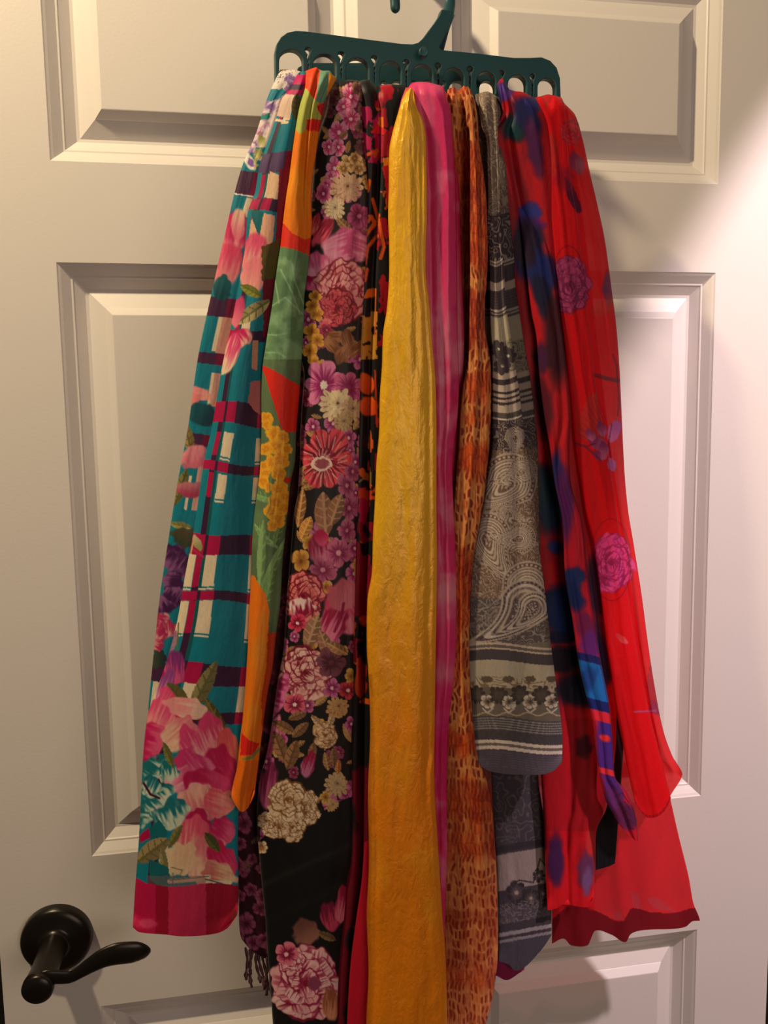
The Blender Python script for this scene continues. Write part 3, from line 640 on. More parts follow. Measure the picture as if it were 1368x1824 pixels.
    for k in range(22): p.line([(578+24*math.cos(k*.29+.1), 822+26*math.sin(k*.29+.1)), (578+40*math.cos(k*.29), 820+47*math.sin(k*.29))], 2.2, (240, 150, 140) if k % 3 else (240, 206, 180), .7); p.ell(573, 826, 12, 17, 1.5, (236, 206, 190)); p.ell(574, 826, 9, 13, 1.5, (160, 74, 84))
    for k in range(16):
        a = k*.39; p.line([(574+11*math.cos(a), 826+16*math.sin(a)), (574+19*math.cos(a+.1), 826+26*math.sin(a+.1))], 1.6, (240, 196, 176), .8)
    for k, (cx, cy, r) in enumerate([(618, 865, 22), (622, 905, 22), (618, 945, 20), (628, 840, 18)]): p.flower(cx, cy, r, 5, k, (178, 92, 126), (120, 24, 66), (196, 120, 140), seed=k, sq=.8)
    p.leaf(578, 916, 80, 36, 1.5, (154, 106, 74), (196, 152, 116)); p.leaf(598, 908, 60, 30, 1.9, (140, 96, 66), (190, 150, 110)); p.leaf(535, 905, 70, 20, 1.7, (160, 110, 66), (210, 160, 100)); p.leaf(545, 940, 44, 22, 2.0, (206, 140, 70), (240, 190, 110))
    p.flower(536, 1000, 22, 4, 1, (206, 150, 72), (150, 96, 36), (120, 70, 20), seed=3, sq=.8); p.ell(569, 980, 28, 20, 1.4, (136, 16, 56), (196, 112, 140), .1, 3, streak=.7); p.ell(573, 958, 14, 12, 1.4, (180, 10, 70), (206, 70, 110))
    p.flower(603, 985, 28, 5, 1, (190, 96, 130), (130, 30, 76), (220, 150, 170), seed=5, sq=.85); p.flower(575, 1015, 24, 5, 2, (176, 86, 120), (120, 30, 70), (200, 130, 150), seed=6)
    p.rose(540, 1062, 44, (120, 8, 34), (206, 56, 70), (240, 150, 140), 3, sq=.72, rings=2.6); p.ell(536, 1082, 18, 24, 1.4, (244, 214, 206), (150, 10, 50), .3, 3, .1, 1.2); p.flower(530, 1110, 16, 5, 1, (226, 70, 100), (130, 6, 40), (250, 220, 220), seed=9)
    p.ell(610, 1090, 46, 28, 1.1, (196, 60, 96), (226, 130, 150), .12, 4, streak=.6); p.ell(592, 1110, 36, 24, 2.0, (156, 14, 64), (222, 120, 150), .15, 5, streak=1); p.ell(612, 1060, 26, 30, .4, (180, 80, 100), (214, 120, 136), .15, 6); p.line([(612, 1075), (608, 1100), (596, 1125)], 5, (150, 14, 66))
    p.leaf(556, 1125, 66, 30, 1.9, (160, 116, 84), (206, 170, 130)); p.leaf(580, 1150, 60, 24, 1.2, (150, 106, 76), (196, 156, 116))
    p.rose(544, 1198, 50, (120, 12, 36), (206, 96, 106), (240, 206, 190), 7, sq=.86, rings=2.7); p.flower(590, 1180, 26, 6, 1, (122, 66, 78), (70, 20, 40), (100, 40, 50), seed=2); p.leaf(600, 1155, 44, 20, .5, (156, 112, 70), (210, 166, 110))
    p.flower(525, 1255, 20, 5, 1, (220, 96, 120), (120, 10, 44), (246, 220, 210), seed=4); p.ell(496, 1240, 14, 40, .3, (150, 30, 80), (216, 110, 160), .2, 4, streak=1); p.ell(486, 1310, 36, 10, 1.8, (214, 120, 160), (180, 60, 110), .2, 4, streak=1)
    for k, (cx, cy, l, an) in enumerate([(505, 1295, 46, .5), (535, 1300, 40, 2.4), (498, 1330, 60, 1.2), (520, 1345, 56, 1.9), (556, 1340, 36, 1.8), (595, 1350, 36, 1.5), (530, 1275, 36, 2.8)]): p.leaf(cx, cy, l, l*.42, an, (150, 108, 72), (92, 60, 40))
    p.rose(580, 1310, 24, (120, 74, 40), (190, 142, 98), (232, 198, 158), seed=12, sq=.8); p.leaf(566, 1286, 34, 12, .8, (206, 170, 130), (130, 90, 60)); p.leaf(590, 1282, 34, 12, 1.9, (214, 178, 136), (130, 90, 60)); p.mum(602, 1260, 20, (196, 150, 96), (110, 66, 30), seed=4); p.flower(620, 1230, 18, 5, 1, (200, 60, 70), (120, 10, 40), (240, 190, 180), seed=5)
    p.ell(549, 1362, 24, 12, 1.9, (150, 14, 60), (190, 110, 150), .15, 5, streak=.8); p.ell(478, 1400, 40, 18, 1.7, (120, 30, 70), (170, 80, 120), .2, 5, streak=.8)
    # black satin ground below the flower border, its grey sheen painted in
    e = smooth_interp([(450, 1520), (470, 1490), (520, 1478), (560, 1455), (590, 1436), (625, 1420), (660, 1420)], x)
    i = y > e; p.c[i] = (9, 9, 10); j = np.nonzero(i & (painted_sheen(x, y) > .04))[0]; p.mix(j, painted_sheen(x[j], y[j]), (74, 74, 66))
    for (cx, cy, r, s_) in ((490, 1470, 24, 4), (474, 1462, 16, 9), (545, 1448, 24, 5), (520, 1474, 26, 6), (548, 1425, 18, 8), (512, 1425, 36, 3)): p.rose(cx, cy, r, (126, 78, 40), (190, 152, 108), (238, 218, 184), seed=s_, sq=1.0)
    p.mum(600, 1398, 22, (200, 168, 124), (116, 76, 40), seed=8); p.mum(592, 1434, 12, (196, 160, 112), (120, 76, 36), seed=9); p.flower(466, 1510, 11, 6, 0, (226, 200, 160), (150, 106, 60), (206, 120, 90), seed=2); p.leaf(603, 1366, 26, 10, 1.6, (206, 130, 74), (150, 80, 40))
    p.ell(588, 1632, 26, 18, 1.4, (120, 12, 50), (190, 60, 90), .15, 5, streak=.8); p.ell(610, 1610, 34, 12, 1.7, (150, 20, 60), (216, 110, 130), .2, 6, streak=.8); p.ell(545, 1660, 24, 24, 1.2, (110, 66, 56), (150, 100, 84), .15, 3); p.leaf(583, 1668, 34, 14, .4, (130, 98, 62), (80, 60, 40))
    p.rose(546, 1752, 66, (140, 14, 54), (220, 104, 128), (246, 208, 200), seed=4, sq=.92); p.rose(520, 1712, 26, (140, 14, 54), (226, 120, 140), (246, 200, 196), seed=6, sq=.9)
    p.ell(560, 1752, 12, 12, 0, (140, 60, 90)); p.flower(510, 1700, 22, 5, 0, (226, 120, 140), (130, 10, 50), (240, 190, 190), seed=3); p.ell(590, 1790, 30, 16, 1.6, (160, 90, 60), (220, 150, 110), .2, 3, streak=.8)
s3 = scarf(625, 160, .12, 'black satin scarf densely printed with roses and cream chrysanthemums, third from left')
L3 = [(600, 138), (590, 197), (579, 230), (570, 273), (566, 328), (562, 372), (555, 438), (551, 482), (546, 560), (543, 620), (541, 667), (536, 749), (534, 819), (530, 878), (523, 918), (518, 977), (512, 1047), (509, 1094), (504, 1164), (495, 1211), (488, 1260), (482, 1303), (475, 1341), (462, 1391), (457, 1454), (460, 1501), (465, 1559), (472, 1630), (478, 1717), (486, 1824), (490, 1880)]
R3 = [(648, 138), (645, 200), (648, 250), (655, 330), (655, 400), (651, 480), (647, 549), (644, 607), (642, 676), (641, 733), (640, 802), (638, 900), (634, 1000), (633, 1070), (630, 1164), (630, 1280), (627, 1300), (628, 1415), (627, 1530), (618, 1573), (614, 1630), (604, 1731), (601, 1824), (600, 1880)]
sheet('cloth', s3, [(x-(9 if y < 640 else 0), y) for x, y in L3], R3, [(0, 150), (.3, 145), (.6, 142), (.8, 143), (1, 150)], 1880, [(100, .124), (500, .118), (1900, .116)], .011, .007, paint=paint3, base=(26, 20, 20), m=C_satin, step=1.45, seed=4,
      folds=[([(100, .82), (600, .9), (2000, .95)], .12, -.003), ([(100, .3), (900, .25), (1500, .4), (2000, .3)], .15, .0015)], hem=False)
# ---- rear scarf with a fringe
def paintR(p):
    rng = np.random.RandomState(9)
    for k in range(230):
        cy = rng.uniform(140, 1700); cx = smooth_interp([(140, 580), (900, 535), (1400, 460), (1700, 455)], np.array([cy]))[0]+rng.uniform(-45, 45); r = rng.uniform(8, 17)
        p.flower(cx, cy, r, 5, rng.rand()*6, (158, 78, 110), (92, 22, 52), (60, 20, 34), seed=k) if rng.rand() < .7 else p.leaf(cx, cy, r*2, r, rng.rand()*3, (112, 74, 60), (150, 110, 90))
    i = np.nonzero(p.y < 1370)[0]; n = fbm(p.x[i]/25, p.y[i]/60, 3); p.mix(i, sstep(.25, .55, n)*.75, (58, 4, 14))
sr = scarf(565, 150, .07, 'dark plum floral scarf with a knotted fringe, hanging behind the black floral scarf')
LR = [(560, 146), (552, 300), (545, 500), (530, 700), (510, 860), (490, 1050), (470, 1200), (448, 1330), (430, 1400), (424, 1450), (422, 1500), (425, 1600), (426, 1650), (434, 1690)]
RR = [(612, 146), (606, 300), (600, 500), (580, 700), (560, 860), (540, 1050), (520, 1250), (500, 1400), (488, 1600), (486, 1715)]
clr = sheet('cloth', sr, LR, RR, 148, [(0, 1672), (.2, 1690), (.5, 1702), (1, 1712)], [(100, .078), (500, .092), (900, .098), (1900, .100)], .006, .004, paint=paintR, base=(52, 12, 26), m=C_satin, seed=6, step=1.8, wavy=.0006)
fr = empty('fringe', (0, 0, 0), sr); 
M_fringe = mat('fringe_thread', (.10, .035, .040), .8)
rng = np.random.RandomState(3)
for k, (x0, y0, x1, y1) in enumerate([(437, 1688, 441, 1745), (443, 1692, 449, 1758), (449, 1694, 445, 1735), (456, 1697, 462, 1750), (462, 1700, 470, 1762), (469, 1702, 476, 1772), (475, 1704, 474, 1750), (481, 1706, 484, 1768)]):
    q = np.array([(x0+(x1-x0)*t+2.2*math.sin(t*5+k), y0+(y1-y0)*t, 1) for t in np.linspace(0, 1, 14)])
    r = [.0008+.0006*abs(math.sin(t*9+k)) + (.0008 if .8 < t < .92 else 0) for t in np.linspace(0, 1, 14)]
    o = tube('tassel', at(q[:, 0], q[:, 1], .099), r, None, M_fringe, n=7); o.parent = fr; o.location = -np.array(sr.location)

# ---- 4: black scarf with orange and magenta
def paint4(p):
    x, y = p.x, p.y
    n = fbm(x/15, y/24, 21, 3); m2 = fbm(x/40+9, y/60, 31, 2)
    p.mix(np.arange(x.size), sstep(.66, .70, n)*(m2 > .45), (222, 96, 26))
    n2 = fbm(x/22+40, y/34, 77, 3); p.mix(np.arange(x.size), sstep(.60, .63, n2)*(x > 668), (168, 8, 34))
    n3 = fbm(x/9+70, y/9, 57, 2); i = np.nonzero((y > 555) & (y < 640) & (x < 672))[0]; p.mix(i, sstep(.40, .46, n3[i]), (204, 142, 44))
    i = np.nonzero((y > 190) & (y < 290) & (x < 680))[0]; p.mix(i, sstep(.42, .47, fbm(x[i]/9, y[i]/16, 12)), (186, 16, 84))
    p.poly([(675, 208), (683, 208), (683, 228), (672, 226)], (240, 120, 20)); p.poly([(672, 222), (690, 232), (684, 240), (660, 236)], (226, 24, 40))
    for q in ([(655, 275), (672, 268), (668, 278)], [(655, 340), (658, 322)], [(658, 385), (668, 395), (652, 420)], [(672, 420), (655, 440), (650, 470)], [(664, 355), (676, 400), (684, 440), (678, 460)], [(655, 395), (662, 386), (668, 400), (656, 412)], [(650, 500), (654, 480)]): p.line(q, 6, (226, 92, 22))
    p.poly([(684, 285), (700, 283), (700, 375), (690, 370), (682, 300)], (206, 22, 34), 3); p.poly([(682, 282), (698, 280), (698, 296), (684, 294)], (240, 130, 20), 3)
    p.poly([(655, 515), (670, 513), (670, 528), (646, 532)], (226, 110, 18)); p.line([(669, 515), (668, 600)], 2, (226, 96, 22))
    p.ell(652, 684, 20, 15, 1.3, (236, 96, 10), (228, 84, 10), .1, 3); p.ell(656, 724, 18, 17, 1.0, (232, 92, 10), (220, 74, 10), .1, 4); p.line([(668, 660), (672, 760)], 3, (196, 60, 20))
    p.line([(640, 858), (660, 842), (660, 860)], 3, (150, 130, 50)); p.poly([(638, 870), (652, 866), (658, 900), (650, 930), (640, 940)], (196, 14, 74), 6)
    i = np.nonzero((y > 930) & (y < 1180))[0]; p.mix(i, sstep(.5, .54, fbm(x[i]/26, y[i]/40, 14)), (142, 4, 34))
    p.ell(650, 880, 10, 26, 1.4, (214, 70, 26), None, .6, 5); p.ell(643, 1210, 10, 34, 0, (206, 66, 18), (150, 30, 18), .4, 6)
    i = np.nonzero(y > 1320)[0]; p.mix(i, sstep(.35, .5, fbm(x[i]/30, y[i]/70, 15)), (112, 2, 26))
s4 = scarf(690, 170, .12, 'black scarf with orange and crimson flower patches, mostly hidden left of the yellow scarf')
L4 = [(640, 148), (648, 200), (650, 330), (646, 420), (642, 500), (638, 620), (634, 760), (632, 900), (628, 1070), (624, 1300), (622, 1530), (612, 1620), (604, 1720), (598, 1824), (597, 1880)]
R4 = [(722, 150), (722, 220), (720, 400), (716, 800), (710, 1200), (700, 1880)]
sheet('cloth', s4, [(x-12, y) for x, y in L4], R4, [(0, 148), (.3, 142), (.45, 152), (.7, 150), (1, 152)], 1880, [(100, .119), (500, .110), (1900, .108)], .008, .006, paint=paint4, base=(20, 17, 18), m=C_satin, seed=8,
      folds=[([(100, .48), (300, .42), (600, .36), (2000, .38)], .07, -.005), ([(100, .25), (2000, .15)], .12, .003)], hem=False)

# ---- 5: yellow and pink silk scarf
def paint5p(p):
    x, y = p.x, p.y; i = np.arange(x.size)
    n = fbm(x/40+3, y/52, 41, 3); p.mix(i, sstep(.52, .72, n)*.75, (236, 120, 150)); p.mix(i, sstep(.6, .8, fbm(x/30, y/70, 44))*.45, (196, 8, 80))
    wt = np.exp(-((y-1030)/80)**2)+np.exp(-((y-1235)/55)**2)+.5*np.exp(-((y-620)/120)**2); p.mix(i, wt*sstep(.25, .65, fbm(x/40, y/44, 46))*.7, (236, 160, 165))
    p.mix(i, (1-sstep(160, 420, y))*.35, (240, 40, 120)); p.mix(i, np.exp(-((y-1320)/60)**2)*.6, (216, 6, 100))
def paint5y(p):
    x, y = p.x, p.y; i = np.arange(x.size)
    p.mix(i, sstep(860, 1420, y)*.85, (250, 136, 12)); n = fbm(x/55, y/85, 61, 3); p.mix(i, sstep(.45, .7, n)*.35, (248, 176, 40))
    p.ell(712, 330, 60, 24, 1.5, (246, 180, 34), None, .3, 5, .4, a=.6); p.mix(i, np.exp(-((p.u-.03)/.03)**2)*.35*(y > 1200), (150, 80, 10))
s5 = scarf(750, 160, .13, 'long crumpled golden yellow silk scarf with a pink tie-dyed back layer, in the middle')
LY = [(731, 150), (719, 173), (709, 201), (698, 240), (693, 269), (692, 339), (691, 383), (693, 438), (693, 480), (689, 549), (682, 595), (680, 653), (676, 710), (675, 768), (670, 825), (667, 900), (664, 953), (662, 1019), (654, 1070), (653, 1152), (657, 1222), (659, 1300), (655, 1415), (657, 1530), (653, 1630), (656, 1731), (652, 1824), (651, 1880)]
RY = [(735, 150), (742, 190), (753, 212), (759, 241), (760, 284), (761, 339), (761, 394), (759, 438), (759, 480), (766, 549), (771, 618), (776, 676), (778, 756), (778, 900), (779, 977), (778, 1094), (776, 1211), (775, 1300), (774, 1376), (780, 1490), (787, 1604), (795, 1718), (797, 1824), (797, 1880)]
PR = [(788, 140), (795, 173), (802, 192), (806, 230), (809, 273), (812, 339), (813, 400), (814, 480), (815, 595), (818, 687), (814, 756), (809, 791), (806, 837), (808, 900), (811, 965), (813, 1035), (813, 1141), (809, 1211), (802, 1264), (798, 1316), (796, 1400), (797, 1528), (794, 1600), (793, 1680), (793, 1760)]
PR2 = [(780, 145), (800, 175), (807, 230), (812, 273), (819, 339), (820, 400), (822, 449), (824, 500), (828, 595), (825, 687), (820, 756), (814, 825), (808, 900), (806, 1000), (803, 1300), (797, 1700)]
sheet('pink_layer', s5, [(x-2, y) for x, y in LY if y > 160 and y < 1700][::3]+[(728, 140), (640, 1880)], PR2, [(0, 160), (.5, 150), (1, 152)], 1700, [(100, .112), (1900, .106)], .006, .004, paint=paint5p, base=(200, 16, 66), m=C_silk2, seed=12, step=2.4)
sheet('pink_front', s5, [(723, 140), (728, 190), (740, 240), (745, 300), (750, 500), (755, 700), (758, 900), (758, 1200), (756, 1500), (770, 1760)], PR, [(0, 160), (.15, 148), (.5, 146), (1, 154)], 1750, [(100, .131), (400, .124), (1900, .120)], .010, .005, paint=paint5p, base=(228, 44, 112), m=C_silk2, seed=10,
      folds=[([(100, .75), (300, .8), (600, .72), (1000, .75), (2000, .8)], .10, .002), ([(100, .3), (600, .28), (2000, .3)], .10, -.0025)])
def plain(p): pass
o = sheet('coral_corner', s5, [(722, 158), (714, 180), (704, 225), (697, 270)], [(742, 158), (742, 200), (738, 240), (735, 280)], 156, 272, [(100, .133), (270, .126)], .006, .004, paint=plain, base=(232, 96, 78), m=C_silk2, seed=3, step=2.5)
sheet('yellow_front', s5, LY, RY, [(0, 163), (.5, 156), (1, 160)], 1880, [(100, .137), (300, .134), (1200, .131), (1900, .133)], .013, .006, paint=paint5y, base=(255, 196, 38), m=C_silk, seed=14, wavy=.0022,
      folds=[([(100, .5), (600, .55), (1200, .7), (2000, .6)], .16, .0025), ([(100, .86), (2000, .9)], .05, -.002), ([(100, -.3), (1150, -.2), (1250, .06), (2000, .07)], .035, -.0022), ([(100, 1.3), (1250, 1.2), (1400, .93), (2000, .9)], .07, .003)], hem=False)
sheet('crimson_edge', s5, [(650, 1480), (645, 1560), (634, 1640), (624, 1720), (618, 1824), (616, 1880)], [(700, 1480), (700, 1880)], [(0, 1500), (1, 1480)], 1880, .1185, .004, .003, paint=plain, base=(196, 16, 44), m=C_silk2, seed=3, step=2.5, hem=False, wrap=0)

# ---- 6: rust and orange crinkled scarf
def paint6(p):
    x, y = p.x, p.y
    t = (y-150)
    tan = np.array((226, 146, 76.)); org = np.array((214, 84, 22.)); rust = np.array((138, 36, 12.))
    b = sstep(.35, .65, noise(y/46+.4*noise(x/14, y/30, 3), y*0, 71)*.7+.3*noise(x/12, y/22, 5))
    c = org*(1-b[:, None])+tan*b[:, None]
    yw = y+13*(noise(x/9, y/50, 8)-.5)+3*np.sin(x/6)+7*(noise(x/26, y/30, 18)-.5)
    row = np.floor(yw/19); fy = yw/19-row; col_ = x/7.5+.5*(row % 2)+.8*h2(row, row*0, 3)+.9*(noise(x/18, y/16, 28)-.5); fx = col_-np.floor(col_); k = h2(np.floor(col_), row, 9)
    dash = (1-sstep(.08+.14*k, .30+.12*k, np.abs(fx-.5)))*(1-sstep(.12+.24*k, .44, np.abs(fy-.5)))*(.25+.75*(k > .3))
    band = sstep(.62, .8, noise(y/38+9, x/40, 23)); edge = sstep(.30, .5, np.abs(fy-.5))*.55*(1-b)
    low = sstep(1350, 1600, y)[:, None]; c = c*(1-.45*low)+np.array((176, 84, 54.))*.45*low
    m = np.clip(dash*(.72+.28*b)+edge+band*.35, 0, 1)[:, None]
    p.c[:] = c*(1-m)+rust*m
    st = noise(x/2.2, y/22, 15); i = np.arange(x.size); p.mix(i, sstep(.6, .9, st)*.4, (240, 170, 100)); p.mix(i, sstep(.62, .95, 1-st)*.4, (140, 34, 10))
s6 = scarf(820, 170, .12, 'crinkled rust orange scarf with small dashed pattern, right of the pink silk')
R6 = [(836, 140), (839, 159), (846, 181), (851, 214), (853, 252), (861, 306), (866, 350), (868, 405), (869, 449), (867, 506), (864, 533), (864, 585), (871, 625), (875, 664), (875, 730), (872, 796), (866, 848), (860, 901), (853, 940), (845, 983), (838, 1070), (836, 1158), (840, 1246), (852, 1351), (866, 1386), (877, 1440), (883, 1528), (886, 1604), (887, 1699), (881, 1756), (874, 1794), (866, 1824), (860, 1880)]
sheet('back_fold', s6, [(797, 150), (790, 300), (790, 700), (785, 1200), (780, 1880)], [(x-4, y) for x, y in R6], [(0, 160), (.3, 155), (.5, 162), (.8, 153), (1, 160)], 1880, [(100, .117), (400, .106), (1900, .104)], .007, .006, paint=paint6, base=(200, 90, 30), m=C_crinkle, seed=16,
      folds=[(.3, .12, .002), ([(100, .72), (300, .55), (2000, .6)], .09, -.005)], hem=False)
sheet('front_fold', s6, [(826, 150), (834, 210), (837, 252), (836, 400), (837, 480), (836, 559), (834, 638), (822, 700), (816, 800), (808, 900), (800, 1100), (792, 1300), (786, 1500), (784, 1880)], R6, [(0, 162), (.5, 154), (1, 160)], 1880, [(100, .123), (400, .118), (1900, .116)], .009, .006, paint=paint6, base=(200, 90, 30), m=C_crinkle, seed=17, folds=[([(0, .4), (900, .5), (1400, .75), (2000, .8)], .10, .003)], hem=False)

# ---- 7: grey paisley gauze
def tear(p, cx, cy, r, an, cl, n=3, w=.09, flip=1):
    i = p.box(cx, cy, r*1.8)
    if not i.size: return
    dx, dy = p.x[i]-cx, (p.y[i]-cy); c, q = math.cos(an), math.sin(an); lx, ly = (dx*c+dy*q)/r, flip*(-dx*q+dy*c)/r
    t = np.clip(lx, 0, 2); ly = ly-.38*t*t
    rr = np.hypot(np.where(lx < 0, lx*1.25, lx*.62), ly*(1.35+1.1*t))
    s_ = noise(np.arctan2(ly, lx)*3, rr*3, 5)
    m0 = rr < 1; p.mix(i, m0*.35, cl[1])
    for k in range(n):
        rad = 1-k*(.21 if n < 6 else .105); m = (1-sstep(w*.5, w, np.abs(rr-rad))); p.mix(i, m*.9, cl[0] if k % 2 == 0 else cl[-1])
    m = (np.abs(rr-.9) < .05)*(np.sin(np.arctan2(ly, lx)*34) > 0); p.mix(i, m*.8, cl[1])
    m = (rr < 1-n*(.2 if n < 6 else .105))*(np.sin(lx*26+s_*6)*np.sin(ly*30) > .25); p.mix(i, m*.8, cl[0])
def scroll(p, i, f, lo, hi, cl, seed):
    n = noise(p.x[i]/f, p.y[i]/f, seed)+.5*noise(p.x[i]/f*2.1, p.y[i]/f*2.1, seed+1)
    s = np.sin(n*26); p.mix(i, sstep(lo, hi, s)*.8, cl)
def paint7(p):
    x, y, U = p.x, p.y, p.u
    LG = (210, 190, 172); TAN = (144, 122, 100); DK = (80, 66, 74); GR = (118, 106, 104); WH = (226, 210, 196)
    yc = y-6*np.sin(U*3.1)+4*U
    def rng_(a, b): return np.nonzero((yc > a) & (yc <= b))[0]
    i = rng_(0, 425); p.c[i] = (140, 120, 104); scroll(p, i, 16, .45, .9, LG, 3)
    i = rng_(380, 462); p.c[i] = DK; scroll(p, i, 18, .55, .9, LG, 5)
    for a, b, c in ((462, 465, WH), (468, 471, LG), (471, 500, DK), (500, 515, LG), (515, 560, DK), (548, 552, LG), (555, 558, LG), (562, 605, (196, 184, 158)), (605, 662, (170, 158, 134)), (662, 672, LG), (672, 682, DK), (682, 694, LG), (694, 699, DK), (699, 704, LG), (704, 708, DK), (708, 713, LG), (713, 718, DK), (718, 732, LG), (732, 742, (96, 88, 84)), (742, 745, WH)):
        p.c[rng_(a, b)] = c
    for k in range(9): p.c[rng_(517+k*5, 518.4+k*5)] = (100, 94, 92)
    i = rng_(608, 662)
    for cx, cy in ((888, 622), (905, 634), (895, 652)): p.flower(cx, cy, 15, 7, 1, DK, (90, 80, 76), WH, seed=2)
    scroll(p, i, 14, .5, .8, DK, 9)
    i = rng_(745, 1062); p.c[i] = (142, 114, 98); j = i[(yc[i] < 800)]; p.c[j] = DK; scroll(p, i, 15, .5, .9, LG, 13); scroll(p, i, 9, .75, .95, (96, 78, 56), 17)
    for (cx, cy, r, an, fl) in ((918, 780, 24, 1.3, 1), (905, 860, 66, 2.2, 1), (930, 840, 34, 2.3, 1), (868, 960, 58, 1.5, -1), (925, 960, 36, 2.8, 1), (938, 1050, 62, 2.0, 1), (950, 1060, 34, 2.2, 1), (905, 915, 26, .8, -1)): tear(p, cx, cy, r, an, [LG, (104, 78, 66), WH], 8, .045, fl)
    i = rng_(1062, 1145); p.c[i] = .42*p.c[i]+.58*np.array(DK); i = i[U[i] > .0]; scroll(p, i, 16, .6, .9, (176, 166, 156), 21); tear(p, 935, 1080, 60, 2.0, [LG, DK, WH], 3, .07, 1); tear(p, 950, 1085, 38, 2.0, [LG, DK, WH], 3, .09, 1)
    for q in ([(855, 1060), (875, 1052), (888, 1066), (870, 1082), (856, 1070)], [(858, 1085), (872, 1096), (886, 1084)], [(852, 1120), (862, 1108), (872, 1118), (884, 1108), (892, 1120), (880, 1132), (872, 1120), (862, 1132), (852, 1120)]): p.line(q, 1.8, (170, 160, 150), .8)
    yw = y+5*np.sin(x/34+1)-4
    def r2(a, b): return np.nonzero((yw > a) & (yw <= b))[0]
    for a, b, c in ((1145, 1149, LG), (1149, 1154, GR), (1154, 1157, LG), (1157, 1176, (84, 76, 80)), (1176, 1225, (196, 184, 162)), (1225, 1276, (118, 108, 98)), (1276, 1318, (84, 78, 84)), (1318, 1324, WH), (1324, 1329, GR), (1329, 1335, WH), (1335, 1420, (86, 76, 92))): p.c[r2(a, b)] = c
    for k in range(5): p.c[r2(1279+k*4.5, 1281+k*4.5)] = (150, 142, 138)
    for k in range(7): p.c[r2(1302+k*2.6, 1303+k*2.6)] = (70, 64, 70); p.c[r2(1340+k*4.2, 1341+k*4.2)] = (100, 94, 100)
    i = r2(1205, 1232); scroll(p, i, 24, .4, .8, (128, 100, 70), 31)
    for k in range(5):
        cx = 850+k*38; p.flower(cx, 1238, 17, 9, .3, (70, 60, 58), (96, 84, 76), (90, 78, 70), seed=k, depth=.35); p.flower(cx+19, 1250, 13, 6, .3, WH, (110, 96, 80), (70, 60, 56), seed=k, depth=.3)
        p.ell(cx+18, 1210, 6, 10, 1.5, (110, 92, 74), None, .3, k); p.line([(cx+10, 1262), (cx+18, 1270), (cx+28, 1262)], 2.4, WH)
    for k in range(30): p.line([(836+k*6, 1272+3*math.sin(k)), (842+k*6, 1272+3*math.sin(k+1))], 2, (200, 180, 140))
    p.a[:] = .93; p.a[y > 1150] = .90
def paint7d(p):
    paint7(p); p.c = p.c*.72; p.a[:] = .96  # back fold: front print darkened, its shade put into the dye
def paint7c(p):
    x, y = p.x, p.y; p.c[:] = (66, 58, 66); i = np.arange(x.size); scroll(p, i[(y < 1500)], 26, .65, .9, (104, 94, 96), 3)
    yw = y+(x-930)*.18
    for a, b, c in ((1500, 1512, (52, 46, 54)), (1516, 1580, (150, 134, 130)), (1612, 1640, (80, 72, 80)), (1655, 1662, (150, 142, 146)), (1668, 1673, (140, 132, 138)), (1673, 1760, (72, 68, 78))): p.c[(yw > a) & (yw <= b)] = c
    for cx, cy, r in ((920, 1590, 20), (946, 1600, 16), (968, 1592, 14), (960, 1560, 12)): p.flower(cx, cy, r, 7, 1, (50, 42, 46), (90, 78, 80), (160, 146, 140), seed=3)
    p.line([(905, 1580), (925, 1568), (950, 1572), (958, 1545), (962, 1530), (975, 1545)], 2.4, (54, 44, 48)); scroll(p, i[(yw > 1605) & (yw < 1640)], 12, .4, .8, (130, 118, 118), 8); p.a[:] = .94
s7 = scarf(865, 180, .11, 'sheer grey paisley scarf with pale striped borders')
R7 = [(884, 160), (885, 179), (887, 206), (887, 250), (889, 293), (891, 359), (892, 425), (897, 469), (901, 540), (908, 585), (916, 638), (926, 704), (932, 756), (942, 822), (950, 875), (959, 960), (971, 1053), (981, 1141), (992, 1228), (1002, 1316), (1001, 1362), (998, 1390)]
L7 = [(853, 160), (853, 179), (859, 228), (866, 245), (868, 293), (869, 359), (867, 403), (872, 469), (872, 540), (874, 600), (876, 651), (876, 743), (875, 796), (868, 848), (860, 901), (851, 940), (842, 990), (835, 1070), (833, 1158), (835, 1246), (840, 1334), (850, 1390)]
sheet('long_layer', s7, [(850, 170), (862, 500), (870, 900), (872, 1250), (875, 1382), (881, 1490), (886, 1566), (888, 1718)], [(895, 170), (915, 500), (950, 800), (958, 1200), (959, 1382), (972, 1471), (979, 1528), (982, 1604), (982, 1680), (975, 1720)], 175, [(0, 1712), (.2, 1718), (.35, 1729), (.55, 1722), (.8, 1695), (1, 1666)], [(100, .095), (1000, .082), (1900, .088)], .005, .004, paint=paint7c, base=(90, 80, 86), m=C_gauze, seed=20, step=1.7)
sheet('magenta_corner', s7, [(880, 1700), (884, 1744)], [(940, 1700), (930, 1744)], 1660, [(0, 1738), (.4, 1746), (1, 1728)], .080, .003, .003, paint=plain, base=(150, 30, 84), m=C_silk2, seed=3, step=3, wrap=0)
sheet('back_fold', s7, [(846, 170), (855, 300), (860, 500), (865, 900), (850, 1200)], [(892, 165), (897, 220), (902, 282), (904, 337), (910, 403), (916, 458), (918, 506), (924, 546), (934, 611), (945, 677), (953, 743), (958, 796), (960, 875), (962, 960), (968, 1100), (975, 1240)], [(0, 168), (.5, 164), (1, 176)], 1240, [(100, .105), (1900, .094)], .006, .004, paint=paint7d, base=(90, 84, 80), m=C_gauze, seed=21)
